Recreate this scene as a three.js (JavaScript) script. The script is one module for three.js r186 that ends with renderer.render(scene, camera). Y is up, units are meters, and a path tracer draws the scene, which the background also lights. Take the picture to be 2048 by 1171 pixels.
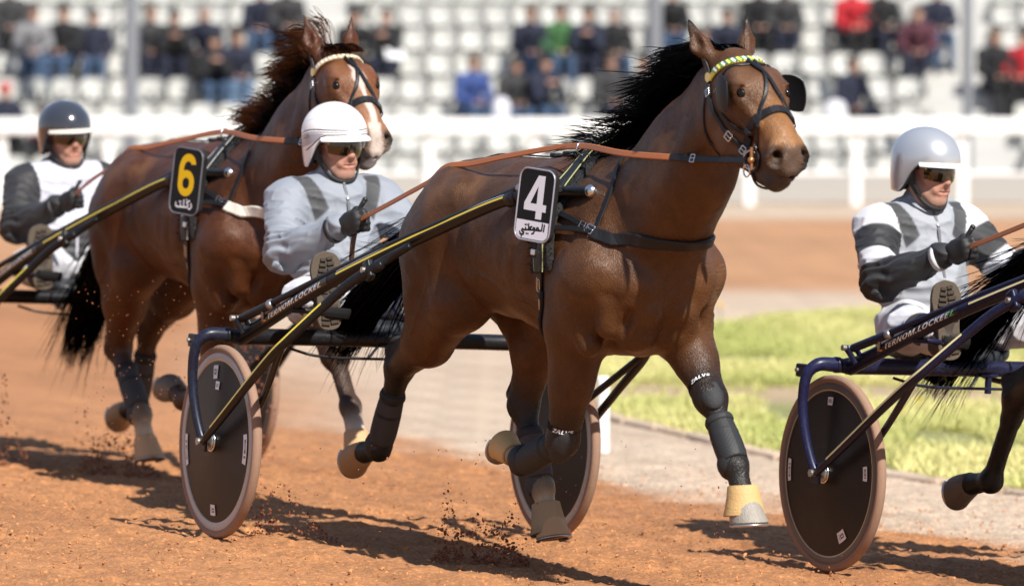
import * as THREE from 'three';
import { mergeGeometries } from 'three/addons/utils/BufferGeometryUtils.js';
import { RoundedBoxGeometry } from 'three/addons/geometries/RoundedBoxGeometry.js';

// ---------- camera, sky, sun, exposure ----------
const scene = new THREE.Scene();
const IMW = 2048, IMH = 1171, FPX = 8576, EYE = 1.72, HORIZON = 154;   // a 150 mm lens, shifted so that verticals stay vertical
const camera = new THREE.PerspectiveCamera(2 * Math.atan(IMH / 2 / FPX) * 180 / Math.PI, IMW / IMH, 0.5, 1500);
camera.position.set(0, EYE, 0);
camera.lookAt(0, EYE, -10);
camera.setViewOffset(IMW, IMH, 0, IMH / 2 - HORIZON, IMW, IMH);
camera.focus = 15.1; camera.userData.fStop = 2.5;
const renderer = new THREE.WebGLRenderer({ antialias: true });
renderer.toneMapping = THREE.LinearToneMapping;
renderer.toneMappingExposure = 1.68;
renderer.shadowMap.enabled = true;

const SUN = new THREE.Vector3(0.37, 0.74, 0.62).normalize();
{ // clear spring sky with thin high haze
  const W = 256, H = 128, px = new Float32Array(W * H * 4);
  for (let j = 0; j < H; j++) for (let i = 0; i < W; i++) {
    const el = ((j + .5) / H - .5) * Math.PI, az = ((i + .5) / W - .5) * 2 * Math.PI;
    const e = Math.max(Math.sin(el), 0), k = Math.pow(1 - e, 3);
    const d = new THREE.Vector3(Math.cos(el) * Math.cos(az), Math.sin(el), Math.cos(el) * Math.sin(az)).dot(SUN);
    const glow = .06 * Math.pow(Math.max(d, 0), 6);
    const o = (j * W + i) * 4;
    px[o] = .12 + .27 * k + glow; px[o + 1] = .18 + .25 * k + glow * .95; px[o + 2] = .31 + .17 * k + glow * .85; px[o + 3] = 1;
  }
  const sky = new THREE.DataTexture(px, W, H, THREE.RGBAFormat, THREE.FloatType);
  sky.mapping = THREE.EquirectangularReflectionMapping; sky.magFilter = THREE.LinearFilter; sky.needsUpdate = true;
  scene.background = sky; scene.environment = sky; scene.environmentIntensity = 1;
}
const sun = new THREE.DirectionalLight(new THREE.Color(1, .95, .87), 4.6);
sun.position.copy(SUN).multiplyScalar(60).add(new THREE.Vector3(0, 0, -18)); sun.target.position.set(0, 0, -18);
sun.castShadow = true; sun.shadow.mapSize.set(4096, 4096); sun.shadow.radius = 1.2;
Object.assign(sun.shadow.camera, { left: -14, right: 14, top: 14, bottom: -14, near: 1, far: 140 });
scene.add(sun, sun.target);

// ---------- helpers ----------
const V = (x, y, z) => new THREE.Vector3(x, y, z);
const rngOf = (s) => () => { s |= 0; s = s + 0x6D2B79F5 | 0; let t = Math.imul(s ^ s >>> 15, 1 | s); t = t + Math.imul(t ^ t >>> 7, 61 | t) ^ t; return ((t ^ t >>> 14) >>> 0) / 4294967296; };
const lerp = (a, b, t) => a + (b - a) * t, clamp = (x, a, b) => Math.min(Math.max(x, a), b), sst = (a, b, x) => { const t = clamp((x - a) / (b - a), 0, 1); return t * t * (3 - 2 * t); };
const hash3 = (x, y, z) => { let h = Math.imul(x, 374761393) ^ Math.imul(y, 668265263) ^ Math.imul(z, 2147483647 - 1274126177); h = Math.imul(h ^ h >>> 13, 1274126177); return ((h ^ h >>> 16) >>> 0) / 4294967296; };
function noise(x, y, z) {   // value noise, -1..1
  const xi = Math.floor(x), yi = Math.floor(y), zi = Math.floor(z); let u = x - xi, v = y - yi, w = z - zi;
  u = u * u * (3 - 2 * u); v = v * v * (3 - 2 * v); w = w * w * (3 - 2 * w);
  const h = (a, b, c) => hash3(xi + a, yi + b, zi + c);
  return 2 * lerp(lerp(lerp(h(0, 0, 0), h(1, 0, 0), u), lerp(h(0, 1, 0), h(1, 1, 0), u), v), lerp(lerp(h(0, 0, 1), h(1, 0, 1), u), lerp(h(0, 1, 1), h(1, 1, 1), u), v), w) - 1;
}
const fbm = (x, y, z, n = 3) => { let s = 0, a = .5; for (let i = 0; i < n; i++) { s += a * noise(x, y, z); x *= 2.03; y *= 2.03; z *= 2.03; a *= .5; } return s; };
const names = new Map();
function numbered(n) { const k = names.get(n) ?? 0; names.set(n, k + 1); return k ? `${n}_${String(k).padStart(3, '0')}` : n; }
function shade(o) { o.castShadow = o.receiveShadow = true; return o; }
function thing(name, label, category, group, pos = [0, 0, 0], yaw = 0) {
  const o = new THREE.Group(); o.name = numbered(name); o.position.set(...pos); o.rotation.y = yaw;
  o.userData = { label, category }; if (group) o.userData.group = group; scene.add(o); return o;
}
function part(name, geo, m, parent) { const o = shade(new THREE.Mesh(geo, m)); o.name = name; parent.add(o); return o; }
function sub(name, parent) { const o = new THREE.Group(); o.name = name; parent.add(o); return o; }
function single(name, geo, m, label, category, group, kind) {
  const o = shade(new THREE.Mesh(geo, m)); o.name = numbered(name);
  if (kind) o.userData.kind = kind; if (label) o.userData.label = label; if (category) o.userData.category = category; if (group) o.userData.group = group;
  scene.add(o); return o;
}
function copyOf(src, label, group) { const c = src.clone(); c.name = numbered(src.name.replace(/_\d{3}$/, '')); c.userData = { ...src.userData, label, group: group ?? src.userData.group }; scene.add(c); return c; }
const lin = (r, g, b) => new THREE.Color().setRGB(r, g, b);
const mat = (r, g, b, rough = .7, o = {}) => new THREE.MeshPhysicalMaterial({ color: lin(r, g, b), roughness: rough, ...o });
const merge = (l) => mergeGeometries(l.map(g => { const n = g.index ? g.toNonIndexed() : g; for (const k of Object.keys(n.attributes)) if (!['position', 'normal', 'uv', 'color'].includes(k)) n.deleteAttribute(k); return n; }), false);
const at = (g, x, y, z, rx = 0, ry = 0, rz = 0) => g.applyMatrix4(new THREE.Matrix4().compose(V(x, y, z), new THREE.Quaternion().setFromEuler(new THREE.Euler(rx, ry, rz)), V(1, 1, 1)));
const box = (w, h, d, r = .004) => new RoundedBoxGeometry(w, h, d, 1, Math.min(r, w * .45, h * .45, d * .45));

// grain textures (values only, tiled in metres)
function grainTex(size, fn, srgb) {
  const d = new Uint8Array(size * size * 4);
  for (let j = 0; j < size; j++) for (let i = 0; i < size; i++) { const c = fn(i / size, j / size, i, j), o = (j * size + i) * 4; for (let k = 0; k < 3; k++) d[o + k] = clamp(255 * (Array.isArray(c) ? c[k] : c), 0, 255); d[o + 3] = 255; }
  const t = new THREE.DataTexture(d, size, size); t.wrapS = t.wrapT = THREE.RepeatWrapping; t.magFilter = THREE.LinearFilter; t.minFilter = THREE.LinearMipmapLinearFilter; t.generateMipmaps = true;
  if (srgb) t.colorSpace = THREE.SRGBColorSpace; t.needsUpdate = true; return t;
}
function tileNoise(u, v, f, seed) { // periodic value noise 0..1
  const x = u * f, y = v * f, xi = Math.floor(x), yi = Math.floor(y); let a = x - xi, b = y - yi; a = a * a * (3 - 2 * a); b = b * b * (3 - 2 * b);
  const h = (i, j) => hash3(((xi + i) % f + f) % f, ((yi + j) % f + f) % f, seed);
  return lerp(lerp(h(0, 0), h(1, 0), a), lerp(h(0, 1), h(1, 1), a), b);
}
const dirtBump = grainTex(512, (u, v) => .35 * tileNoise(u, v, 24, 1) + .3 * tileNoise(u, v, 64, 2) + .35 * tileNoise(u, v, 160, 3));
const dirtMap = grainTex(512, (u, v) => { const a = tileNoise(u, v, 90, 4), b = tileNoise(u, v, 200, 5), c = tileNoise(u, v, 12, 6); const k = .80 + .14 * (a - .5) + .16 * (b - .5) + .10 * (c - .5) - (b > .86 ? .18 : 0) + (a > .9 ? .12 : 0); return [k, k * .995, k * .985]; }, true);
const hairBump = grainTex(256, (u, v) => .5 + .5 * (tileNoise(u, v * .25, 128, 8) - .5) + .5 * (tileNoise(u, v, 48, 9) - .5));
hairBump.repeat.set(7, 5);
const clothBump = grainTex(256, (u, v, i, j) => .5 + .25 * (((i >> 1) + (j >> 1)) % 2 - .5) + .4 * (tileNoise(u, v, 40, 10) - .5));

// ---------- distance-field modelling: tapered capsules joined with a smooth minimum ----------
// prim: [ax,ay,az, bx,by,bz, ra, rb, {s:[sx,sy,sz], k, cut, c, c2}]
function field(prims, k0 = .03) {
  const P = prims.map(p => {
    const o = p[8] ?? {}, s = o.s ?? [1, 1, 1], m = Math.min(...s);
    const ax = p[0] / s[0], ay = p[1] / s[1], az = p[2] / s[2], dx = p[3] / s[0] - ax, dy = p[4] / s[1] - ay, dz = p[5] / s[2] - az;
    return { ax, ay, az, dx, dy, dz, il: 1 / Math.max(dx * dx + dy * dy + dz * dz, 1e-9), ra: p[6], dr: p[7] - p[6], ix: 1 / s[0], iy: 1 / s[1], iz: 1 / s[2], m, k: o.k ?? k0, cut: !!o.cut, c: o.c, c2: o.c2 ?? o.c };
  });
  let tt = 0;
  const one = (p, x, y, z) => {
    const px = x * p.ix - p.ax, py = y * p.iy - p.ay, pz = z * p.iz - p.az;
    let t = (px * p.dx + py * p.dy + pz * p.dz) * p.il; t = t < 0 ? 0 : t > 1 ? 1 : t; tt = t;
    const qx = px - p.dx * t, qy = py - p.dy * t, qz = pz - p.dz * t;
    return (Math.sqrt(qx * qx + qy * qy + qz * qz) - p.ra - p.dr * t) * p.m;
  };
  const some = (list, x, y, z) => {
    let d = 1e3;
    for (let i = 0; i < list.length; i++) {
      const p = list[i], e = one(p, x, y, z), k = p.k;
      if (p.cut) { const h = Math.max(k - Math.abs(d + e), 0) / k; d = Math.max(d, -e) + h * h * k * .25; }
      else { const h = Math.max(k - Math.abs(d - e), 0) / k; d = Math.min(d, e) - h * h * k * .25; }
    }
    return d;
  };
  const f = (x, y, z) => some(P, x, y, z);
  f.P = P; f.one = one; f.some = some;
  f.color = (x, y, z, soft = .014) => {
    let r = 0, g = 0, b = 0, w = 0;
    for (const p of P) { if (p.cut || !p.c) continue; const d = one(p, x, y, z), e = Math.exp(-Math.max(d + .02, -.2) / soft), t = tt; r += e * lerp(p.c[0], p.c2[0], t); g += e * lerp(p.c[1], p.c2[1], t); b += e * lerp(p.c[2], p.c2[2], t); w += e; }
    return [r / w, g / w, b / w];
  };
  f.normal = (p) => { const e = .004; return V(f(p.x + e, p.y, p.z) - f(p.x - e, p.y, p.z), f(p.x, p.y + e, p.z) - f(p.x, p.y - e, p.z), f(p.x, p.y, p.z + e) - f(p.x, p.y, p.z - e)).normalize(); };
  f.onto = (p, off = 0) => { p = p.clone(); for (let i = 0; i < 8; i++) p.addScaledVector(f.normal(p), -(f(p.x, p.y, p.z) - off) * .9); return p; };
  return f;
}
// surface nets over the field; cells of size c; clip(x,y,z) may trim, wrinkle(x,y,z) adds small relief
function netMesh(f, lo, hi, c, { color, wrinkle, uv } = {}) {
  const B = 8, nx = Math.ceil((hi[0] - lo[0]) / c / B) * B, ny = Math.ceil((hi[1] - lo[1]) / c / B) * B, nz = Math.ceil((hi[2] - lo[2]) / c / B) * B;
  const sx = nx + 1, sy = ny + 1, sz = nz + 1, G = new Float32Array(sx * sy * sz).fill(9), R = c * B * .5 * 1.733 + (wrinkle ? .012 : 0);
  const id = (i, j, k) => (k * sy + j) * sx + i, act = [];
  const D = new Float64Array(f.P.length);
  for (let bk = 0; bk < nz; bk += B) for (let bj = 0; bj < ny; bj += B) for (let bi = 0; bi < nx; bi += B) {
    const x = lo[0] + (bi + B / 2) * c, y = lo[1] + (bj + B / 2) * c, z = lo[2] + (bk + B / 2) * c;
    let dm = 1e9; for (let n = 0; n < f.P.length; n++) { D[n] = f.one(f.P[n], x, y, z); if (!f.P[n].cut && D[n] < dm) dm = D[n]; }
    if (dm > R + .06) continue;
    const list = []; for (let n = 0; n < f.P.length; n++) if (f.P[n].cut ? D[n] < R * 2 + .03 : D[n] < dm + 2 * R + f.P[n].k + .02) list.push(f.P[n]);
    const d0 = f.some(list, x, y, z);
    if (Math.abs(d0) > R + .012) { if (d0 < 0) for (let k = 0; k <= B; k++) for (let j = 0; j <= B; j++) for (let i = 0; i <= B; i++) { const q = id(bi + i, bj + j, bk + k); if (G[q] === 9) G[q] = -1; } continue; }
    act.push([bi, bj, bk]);
    for (let k = 0; k <= B; k++) for (let j = 0; j <= B; j++) for (let i = 0; i <= B; i++) {
      const X = lo[0] + (bi + i) * c, Y = lo[1] + (bj + j) * c, Z = lo[2] + (bk + k) * c; let d = f.some(list, X, Y, Z);
      if (wrinkle && Math.abs(d) < .03) d += wrinkle(X, Y, Z); G[id(bi + i, bj + j, bk + k)] = d;
    }
  }
  const idx = new Int32Array(sx * sy * sz).fill(-1), pos = [], tri = [];
  for (const [bi, bj, bk] of act) for (let k = bk; k < bk + B; k++) for (let j = bj; j < bj + B; j++) for (let i = bi; i < bi + B; i++) {
    let m = 0; const g = []; for (let q = 0; q < 8; q++) { const v = G[id(i + (q & 1), j + (q >> 1 & 1), k + (q >> 2))]; g.push(v); if (v < 0) m |= 1 << q; }
    if (m === 0 || m === 255) continue;
    let px = 0, py = 0, pz = 0, n = 0;
    for (let a = 0; a < 8; a++) for (let ax = 1; ax < 8; ax <<= 1) { if (a & ax) continue; const b = a | ax; if ((g[a] < 0) === (g[b] < 0)) continue; const t = g[a] / (g[a] - g[b]); px += (a & 1) + (ax === 1 ? t : 0); py += (a >> 1 & 1) + (ax === 2 ? t : 0); pz += (a >> 2) + (ax === 4 ? t : 0); n++; }
    idx[id(i, j, k)] = pos.length / 3; pos.push(lo[0] + (i + px / n) * c, lo[1] + (j + py / n) * c, lo[2] + (k + pz / n) * c);
  }
  const quad = (a, b, d, e, flip) => { if (a < 0 || b < 0 || d < 0 || e < 0) return; if (flip) tri.push(a, d, b, a, e, d); else tri.push(a, b, d, a, d, e); };
  for (const [bi, bj, bk] of act) for (let k = bk; k < bk + B; k++) for (let j = bj; j < bj + B; j++) for (let i = bi; i < bi + B; i++) {
    const g0 = G[id(i, j, k)] < 0;
    if (j > 0 && k > 0 && g0 !== G[id(i + 1, j, k)] < 0) quad(idx[id(i, j, k)], idx[id(i, j - 1, k)], idx[id(i, j - 1, k - 1)], idx[id(i, j, k - 1)], g0);
    if (i > 0 && k > 0 && g0 !== G[id(i, j + 1, k)] < 0) quad(idx[id(i, j, k)], idx[id(i, j, k - 1)], idx[id(i - 1, j, k - 1)], idx[id(i - 1, j, k)], g0);
    if (i > 0 && j > 0 && g0 !== G[id(i, j, k + 1)] < 0) quad(idx[id(i, j, k)], idx[id(i - 1, j, k)], idx[id(i - 1, j - 1, k)], idx[id(i, j - 1, k)], g0);
  }
  const geo = new THREE.BufferGeometry(); geo.setAttribute('position', new THREE.Float32BufferAttribute(pos, 3)); geo.setIndex(tri); geo.computeVertexNormals();
  const N = pos.length / 3, U = new Float32Array(N * 2);
  for (let i = 0; i < N; i++) { U[i * 2] = uv ? uv(pos[i * 3], pos[i * 3 + 1], pos[i * 3 + 2])[0] : pos[i * 3 + 2] + pos[i * 3] * .7; U[i * 2 + 1] = uv ? uv(pos[i * 3], pos[i * 3 + 1], pos[i * 3 + 2])[1] : pos[i * 3 + 1]; }
  geo.setAttribute('uv', new THREE.BufferAttribute(U, 2));
  if (color) { const C = new Float32Array(N * 3), nn = geo.attributes.normal.array; for (let i = 0; i < N; i++) C.set(color(pos[i * 3], pos[i * 3 + 1], pos[i * 3 + 2], nn[i * 3], nn[i * 3 + 1], nn[i * 3 + 2]), i * 3); geo.setAttribute('color', new THREE.BufferAttribute(C, 3)); }
  return geo;
}
// tube of varying radius along points; squash: [across, up] factors of the section
function tube(pts, rad, { n = 10, seg = 0, caps = true, smooth = true, sq = [1, 1], up } = {}) {
  const P = pts.map(p => Array.isArray(p) ? V(...p) : p), rr = Array.isArray(rad) ? rad : P.map(() => rad);
  seg = seg || (smooth ? (P.length - 1) * 5 : P.length - 1);
  const cur = smooth && P.length > 2 ? new THREE.CatmullRomCurve3(P, false, 'centripetal') : null;
  const pos = [], tri = [], uv = []; let nrm = null, prev = null, len = 0, last = null;
  for (let s = 0; s <= seg; s++) {
    const t = s / seg, a = t * (P.length - 1), i = Math.min(Math.floor(a), P.length - 2), q = a - i;
    const c = cur ? cur.getPoint(t) : P[i].clone().lerp(P[i + 1], q), r = lerp(rr[i], rr[i + 1], smooth ? q : q);
    const tan = cur ? cur.getTangent(t) : (s === 0 ? P[1].clone().sub(P[0]) : s === seg ? P[P.length - 1].clone().sub(P[P.length - 2]) : P[Math.min(i + 1, P.length - 1)].clone().sub(P[Math.max(i - (q === 0 ? 1 : 0), 0)])).normalize();
    if (!nrm) { const u = up ? V(...up) : Math.abs(tan.y) < .9 ? V(0, 1, 0) : V(1, 0, 0); nrm = u.addScaledVector(tan, -u.dot(tan)).normalize(); } else nrm = nrm.clone().addScaledVector(tan, -nrm.dot(tan)).normalize();
    const bin = tan.clone().cross(nrm); if (last) len += c.distanceTo(last); last = c;
    for (let k = 0; k <= n; k++) { const th = k / n * 2 * Math.PI, ca = Math.cos(th) * r * sq[1], sa = Math.sin(th) * r * sq[0]; pos.push(c.x + nrm.x * ca + bin.x * sa, c.y + nrm.y * ca + bin.y * sa, c.z + nrm.z * ca + bin.z * sa); uv.push(len, k / n * 2 * Math.PI * r); }
    if (s) for (let k = 0; k < n; k++) { const o = s * (n + 1) + k, m = o - n - 1; tri.push(m, m + 1, o + 1, m, o + 1, o); }
    if (caps && (s === 0 || s === seg)) { const b = pos.length / 3; const row = s * (n + 1); prev = prev ?? []; prev.push([c, row, s === 0]); }
  }
  if (caps) for (const [c, row, first] of prev) { const b = pos.length / 3; pos.push(c.x, c.y, c.z); uv.push(0, 0); for (let k = 0; k < n; k++) first ? tri.push(b, row + k + 1, row + k) : tri.push(b, row + k, row + k + 1); }
  const g = new THREE.BufferGeometry(); g.setAttribute('position', new THREE.Float32BufferAttribute(pos, 3)); g.setAttribute('uv', new THREE.Float32BufferAttribute(uv, 2)); g.setIndex(tri); g.computeVertexNormals(); return g;
}
// flat strap: points, outward normals, width, thickness
function strap(pts, nor, w, th, widths) {
  const pos = [], tri = [], uv = []; let len = 0;
  for (let i = 0; i < pts.length; i++) {
    const p = pts[i], t = pts[Math.min(i + 1, pts.length - 1)].clone().sub(pts[Math.max(i - 1, 0)]).normalize(), n = nor[i].clone().addScaledVector(t, -nor[i].dot(t)).normalize(), b = t.clone().cross(n), ww = (widths ? widths[i] : w) / 2;
    if (i) len += p.distanceTo(pts[i - 1]);
    const e = Math.min(th * .5, ww * .4), ring = [[-ww, 0], [-ww, th - e], [-ww + e, th], [ww - e, th], [ww, th - e], [ww, 0]];
    for (const [a, h] of ring) { pos.push(p.x + b.x * a + n.x * h, p.y + b.y * a + n.y * h, p.z + b.z * a + n.z * h); uv.push(len, a); }
    if (i) for (let k = 0; k < 6; k++) { const o = i * 6 + k, o2 = i * 6 + (k + 1) % 6; tri.push(o - 6, o2, o2 - 6, o - 6, o, o2); }
  }
  const e = (pts.length - 1) * 6; for (let k = 1; k < 5; k++) { tri.push(0, k, k + 1); tri.push(e, e + k + 1, e + k); }
  const g = new THREE.BufferGeometry(); g.setAttribute('position', new THREE.Float32BufferAttribute(pos, 3)); g.setAttribute('uv', new THREE.Float32BufferAttribute(uv, 2)); g.setIndex(tri);
  const q = g.toNonIndexed(); q.computeVertexNormals(); return q;
}
// a strap laid on a distance field through a few guide points
function laid(f, guide, w, th, { off = .002, n = 24, closed = false } = {}) {
  const c = new THREE.CatmullRomCurve3(guide.map(p => V(...p)), closed, 'centripetal'), P = [], N = [];
  for (let i = 0; i <= n; i++) { const p = f.onto(c.getPoint(i / n), off); P.push(p); N.push(f.normal(p)); }
  const g = strap(P, N, w, th); g.userData.path = P; g.userData.nor = N; return g;
}
// hair: many tapered ribbons; each strand = list of points + width
function hair(strands) {
  const pos = [], tri = [], nor = [], col = [];
  for (const { p, w, side, c } of strands) {
    const b0 = pos.length / 3, n = p.length;
    for (let i = 0; i < n; i++) {
      const t = p[Math.min(i + 1, n - 1)].clone().sub(p[Math.max(i - 1, 0)]).normalize(), s = side.clone().addScaledVector(t, -side.dot(t)).normalize(), nn = t.clone().cross(s), ww = w * .5 * (i === n - 1 ? .15 : 1 - .45 * i / n);
      for (const q of [-1, 1]) { pos.push(p[i].x + s.x * ww * q, p[i].y + s.y * ww * q, p[i].z + s.z * ww * q); const m = nn.clone().addScaledVector(s, q * .9).normalize(); nor.push(m.x, m.y, m.z); col.push(...c); }
      if (i) { const o = b0 + i * 2; tri.push(o - 2, o - 1, o + 1, o - 2, o + 1, o); }
    }
  }
  const g = new THREE.BufferGeometry(); g.setAttribute('position', new THREE.Float32BufferAttribute(pos, 3)); g.setAttribute('normal', new THREE.Float32BufferAttribute(nor, 3)); g.setAttribute('color', new THREE.Float32BufferAttribute(col, 3)); g.setIndex(tri); return g;
}
// ---------- the setting: banked dirt track, pale inner margin, infield ----------
const alongL = (x, z) => (x + 1.1) * .891 + (-z - 16) * .454;             // metres towards the inside of the bend
const bank = (x, z) => { const l = alongL(x, z); return -.05 * (l < 4.6 ? Math.max(l, -6) : 4.6 + .7 * (1 - Math.exp(-(l - 4.6) / .7))); };
const onGround = (px, py, up = 0) => { let y = -.1, d = 20; for (let i = 0; i < 30; i++) { d = FPX * (EYE - y) / (py - HORIZON); y = bank((px - 1024) / FPX * d, -d); } return [(px - 1024) / FPX * d, y + up, -d]; };
const kerbLine = [[2400, 1045], [2048, 990], [1764, 950], [1549, 915], [1374, 872], [1224, 838], [1150, 805], [1118, 765], [1140, 725], [1240, 684], [1430, 646], [1700, 624], [2048, 604], [2500, 590]].map(p => onGround(...p));
const kerbCurve = new THREE.CatmullRomCurve3(kerbLine.map(p => V(...p)), false, 'centripetal');
const infield = kerbCurve.getPoints(160).map(p => [p.x, p.z]); infield.push([9, -36], [9, -16]);
const insidePoly = (x, z) => { let c = false; for (let i = 0, j = infield.length - 1; i < infield.length; j = i++) { const [xi, zi] = infield[i], [xj, zj] = infield[j]; if ((zi > z) !== (zj > z) && x < (xj - xi) * (z - zi) / (zj - zi) + xi) c = !c; } return c; };
const pathBand = (x, z) => { const d = -z - (27.0 - .22 * (x - 1)) - .25 * noise(x * 1.3, 2, z * .5); return 1 - sst(.55, 1.15, Math.abs(d)); };
{
  const axis = (a, b, step, lo, hi, grow) => { const v = []; for (let x = a; x <= b; x += step) v.push(x); let s = step, x = b; while (x < hi) { s *= grow; x += s; v.push(x); } s = step; x = a; while (x > lo) { s *= grow; x -= s; v.unshift(x); } return v; };
  const X = axis(-2.5, 2.9, .018, -420, 420, 1.16), Z = axis(-21, -13.6, .018, -420, 60, 1.045), nx = X.length, nz = Z.length;
  const pos = new Float32Array(nx * nz * 3), col = new Float32Array(nx * nz * 3), uv = new Float32Array(nx * nz * 2), idx = new Uint32Array((nx - 1) * (nz - 1) * 6);
  let q = 0; const pr = rngOf(202), prints = [];   // hoof prints pressed into the sand, in four lanes, and wheel ruts behind the wheels
  for (let i = 0; i < 150; i++) { const L = [-.9, .45, .95, 1.9, 2.6][Math.floor(pr() * 5)] + (pr() - .5) * .5, t = -20 + 7.5 * pr(); prints.push([0, 0, L, t]); }
  const pressed = (l, lane) => { let h = 0; for (const p of prints) { const a = (l - p[2]) / .06, b = (lane - p[3]) / .07, r = a * a + b * b; if (r < 4) h += -.016 * Math.exp(-r * r * 1.5) + .006 * Math.exp(-((Math.sqrt(r) - 1.35) ** 2) * 9); } return h; };
  const ruts = [[0, -14.76], [1.41, -14.76], [1.87, -13.5], [3.28, -13.5], [.21, -18.3], [1.62, -18.3]];
  for (let j = 0; j < nz; j++) for (let i = 0; i < nx; i++) {
    const x = X[i], z = Z[j], o = j * nx + i, d = -z, l = alongL(x, z), near = 1 - sst(21, 26, d);
    const lane = Math.cos(.47) * 0 + x * .454 + z * .891;                      // along the direction of travel
    let h = bank(x, z);
    const rough = .012 * fbm(x * 5, 1, z * 5, 3) + .010 * fbm(x * 22, 3, z * 22, 2) + .006 * noise(x * 55, 7, z * 55);
    const clod = Math.max(0, noise(x * 17 + 4, 9, z * 17) - .45) * .022 + Math.max(0, noise(x * 38, 21, z * 38) - .5) * .014 - Math.max(0, noise(x * 9, 31, z * 9) - .5) * .02;
    const rut = .004 * Math.sin(l * 9 + 1.5 * noise(lane * .6, 5, l));
    if (Math.abs(x) < 5) h += near * (rough + clod * (l < 3.2 ? 1 : .45) + rut + pressed(l, lane) + ruts.reduce((s, [L, e]) => s + (lane < e ? -.010 * Math.exp(-(((l - L - .012 * noise(lane * 1.5, 3, L)) / .018) ** 2)) : 0), 0)) - (insidePoly(x, z) ? .004 : 0);
    pos.set([x, h, z], o * 3); uv.set([x, z], o * 2);
    // what the surface is made of: red-orange track sand, dry pale margin, damp harrowed streaks, bare earth under the grass
    const edge = 3.15 + .5 * fbm(x * 1.4, 4, z * 1.4, 3) + .25 * noise(x * 5, 3, z * 5);
    let pale = sst(-.35, .45, l - edge) * sst(-.9, .6, x - lerp(-1.05, -2.1, clamp((d - 23) / 13, 0, 2)) + .35 * noise(x, 8, z * .4));
    pale *= 1 - sst(38.5, 42, d + .8 * noise(x * .5, 1, z * .3)); pale = Math.max(pale, sst(58, 61, d));
    const damp = clamp(.5 + .9 * fbm(lane * .5, 2, l * 2.2, 3), 0, 1), fleck = noise(x * 30, 5, z * 30);
    let r = lerp(.61, .75, pale), g = lerp(.272, .585, pale), b = lerp(.106, .44, pale);
    if (d > 36) { const e = sst(36, 44, d) * (1 - pale); r = lerp(r, .70, e); g = lerp(g, .37, e); b = lerp(b, .18, e); }
    const v = 1 - .22 * damp * (1 - pale * .6) + near * (.07 * fleck + .05 * noise(x * 80, 6, z * 80)) + .05 * noise(x * 2.2, 9, z * 1.1); r *= v; g *= v * (1 - .03 * damp); b *= v * (1 - .05 * damp);
    if (d < 26 && insidePoly(x, z)) { const e = pathBand(x, z); r = lerp(.36, .60, e); g = lerp(.36, .44, e); b = lerp(.13, .27, e); }
    else if (d < 40 && insidePoly(x, z)) { const e = pathBand(x, z); r = lerp(.36, .60, e); g = lerp(.36, .44, e); b = lerp(.13, .27, e); }
    col.set([r, g, b], o * 3);
    if (i && j) { const a = o - nx - 1; idx.set([a, o - 1, o, a, o, a + 1], q); q += 6; }
  }
  const g = new THREE.BufferGeometry(); g.setAttribute('position', new THREE.BufferAttribute(pos, 3)); g.setAttribute('color', new THREE.BufferAttribute(col, 3)); g.setAttribute('uv', new THREE.BufferAttribute(uv, 2)); g.setIndex(new THREE.BufferAttribute(idx, 1)); g.computeVertexNormals();
  const m = new THREE.MeshStandardMaterial({ vertexColors: true, roughness: .95, map: dirtMap, bumpMap: dirtBump, bumpScale: .006 });
  single('ground', g, m, 'banked red-orange dirt track with a dry pale inner margin', 'ground', null, 'structure');
}
{ // loose crumbs lying on the track: uncountable
  const rnd = rngOf(11), g = new THREE.IcosahedronGeometry(1, 0), n = 8000, im = new THREE.InstancedMesh(g, mat(.50, .215, .086, .95), n), M = new THREE.Matrix4(), q = new THREE.Quaternion(), c = new THREE.Color();
  for (let i = 0; i < n; i++) {
    const d = 13.9 + 7 * rnd() ** 1.4, x = (rnd() - .5) * 2 * d * .128, z = -d, s = .0014 + .0052 * rnd() ** 4; q.setFromEuler(new THREE.Euler(rnd() * 6, rnd() * 6, rnd() * 6));
    M.compose(V(x, bank(x, z) + .004 + .012 * fbm(x * 5, 1, z * 5, 3) + s * .4, z), q, V(s * (1 + rnd()), s * .7, s)); im.setMatrixAt(i, M);
    const k = .45 + .75 * rnd(); im.setColorAt(i, c.setRGB(k, k, k));
  }
  im.name = 'loose_dirt'; im.userData = { kind: 'stuff', label: 'small crumbs of loose orange dirt lying on the track', category: 'dirt' }; shade(im); scene.add(im);
}
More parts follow.
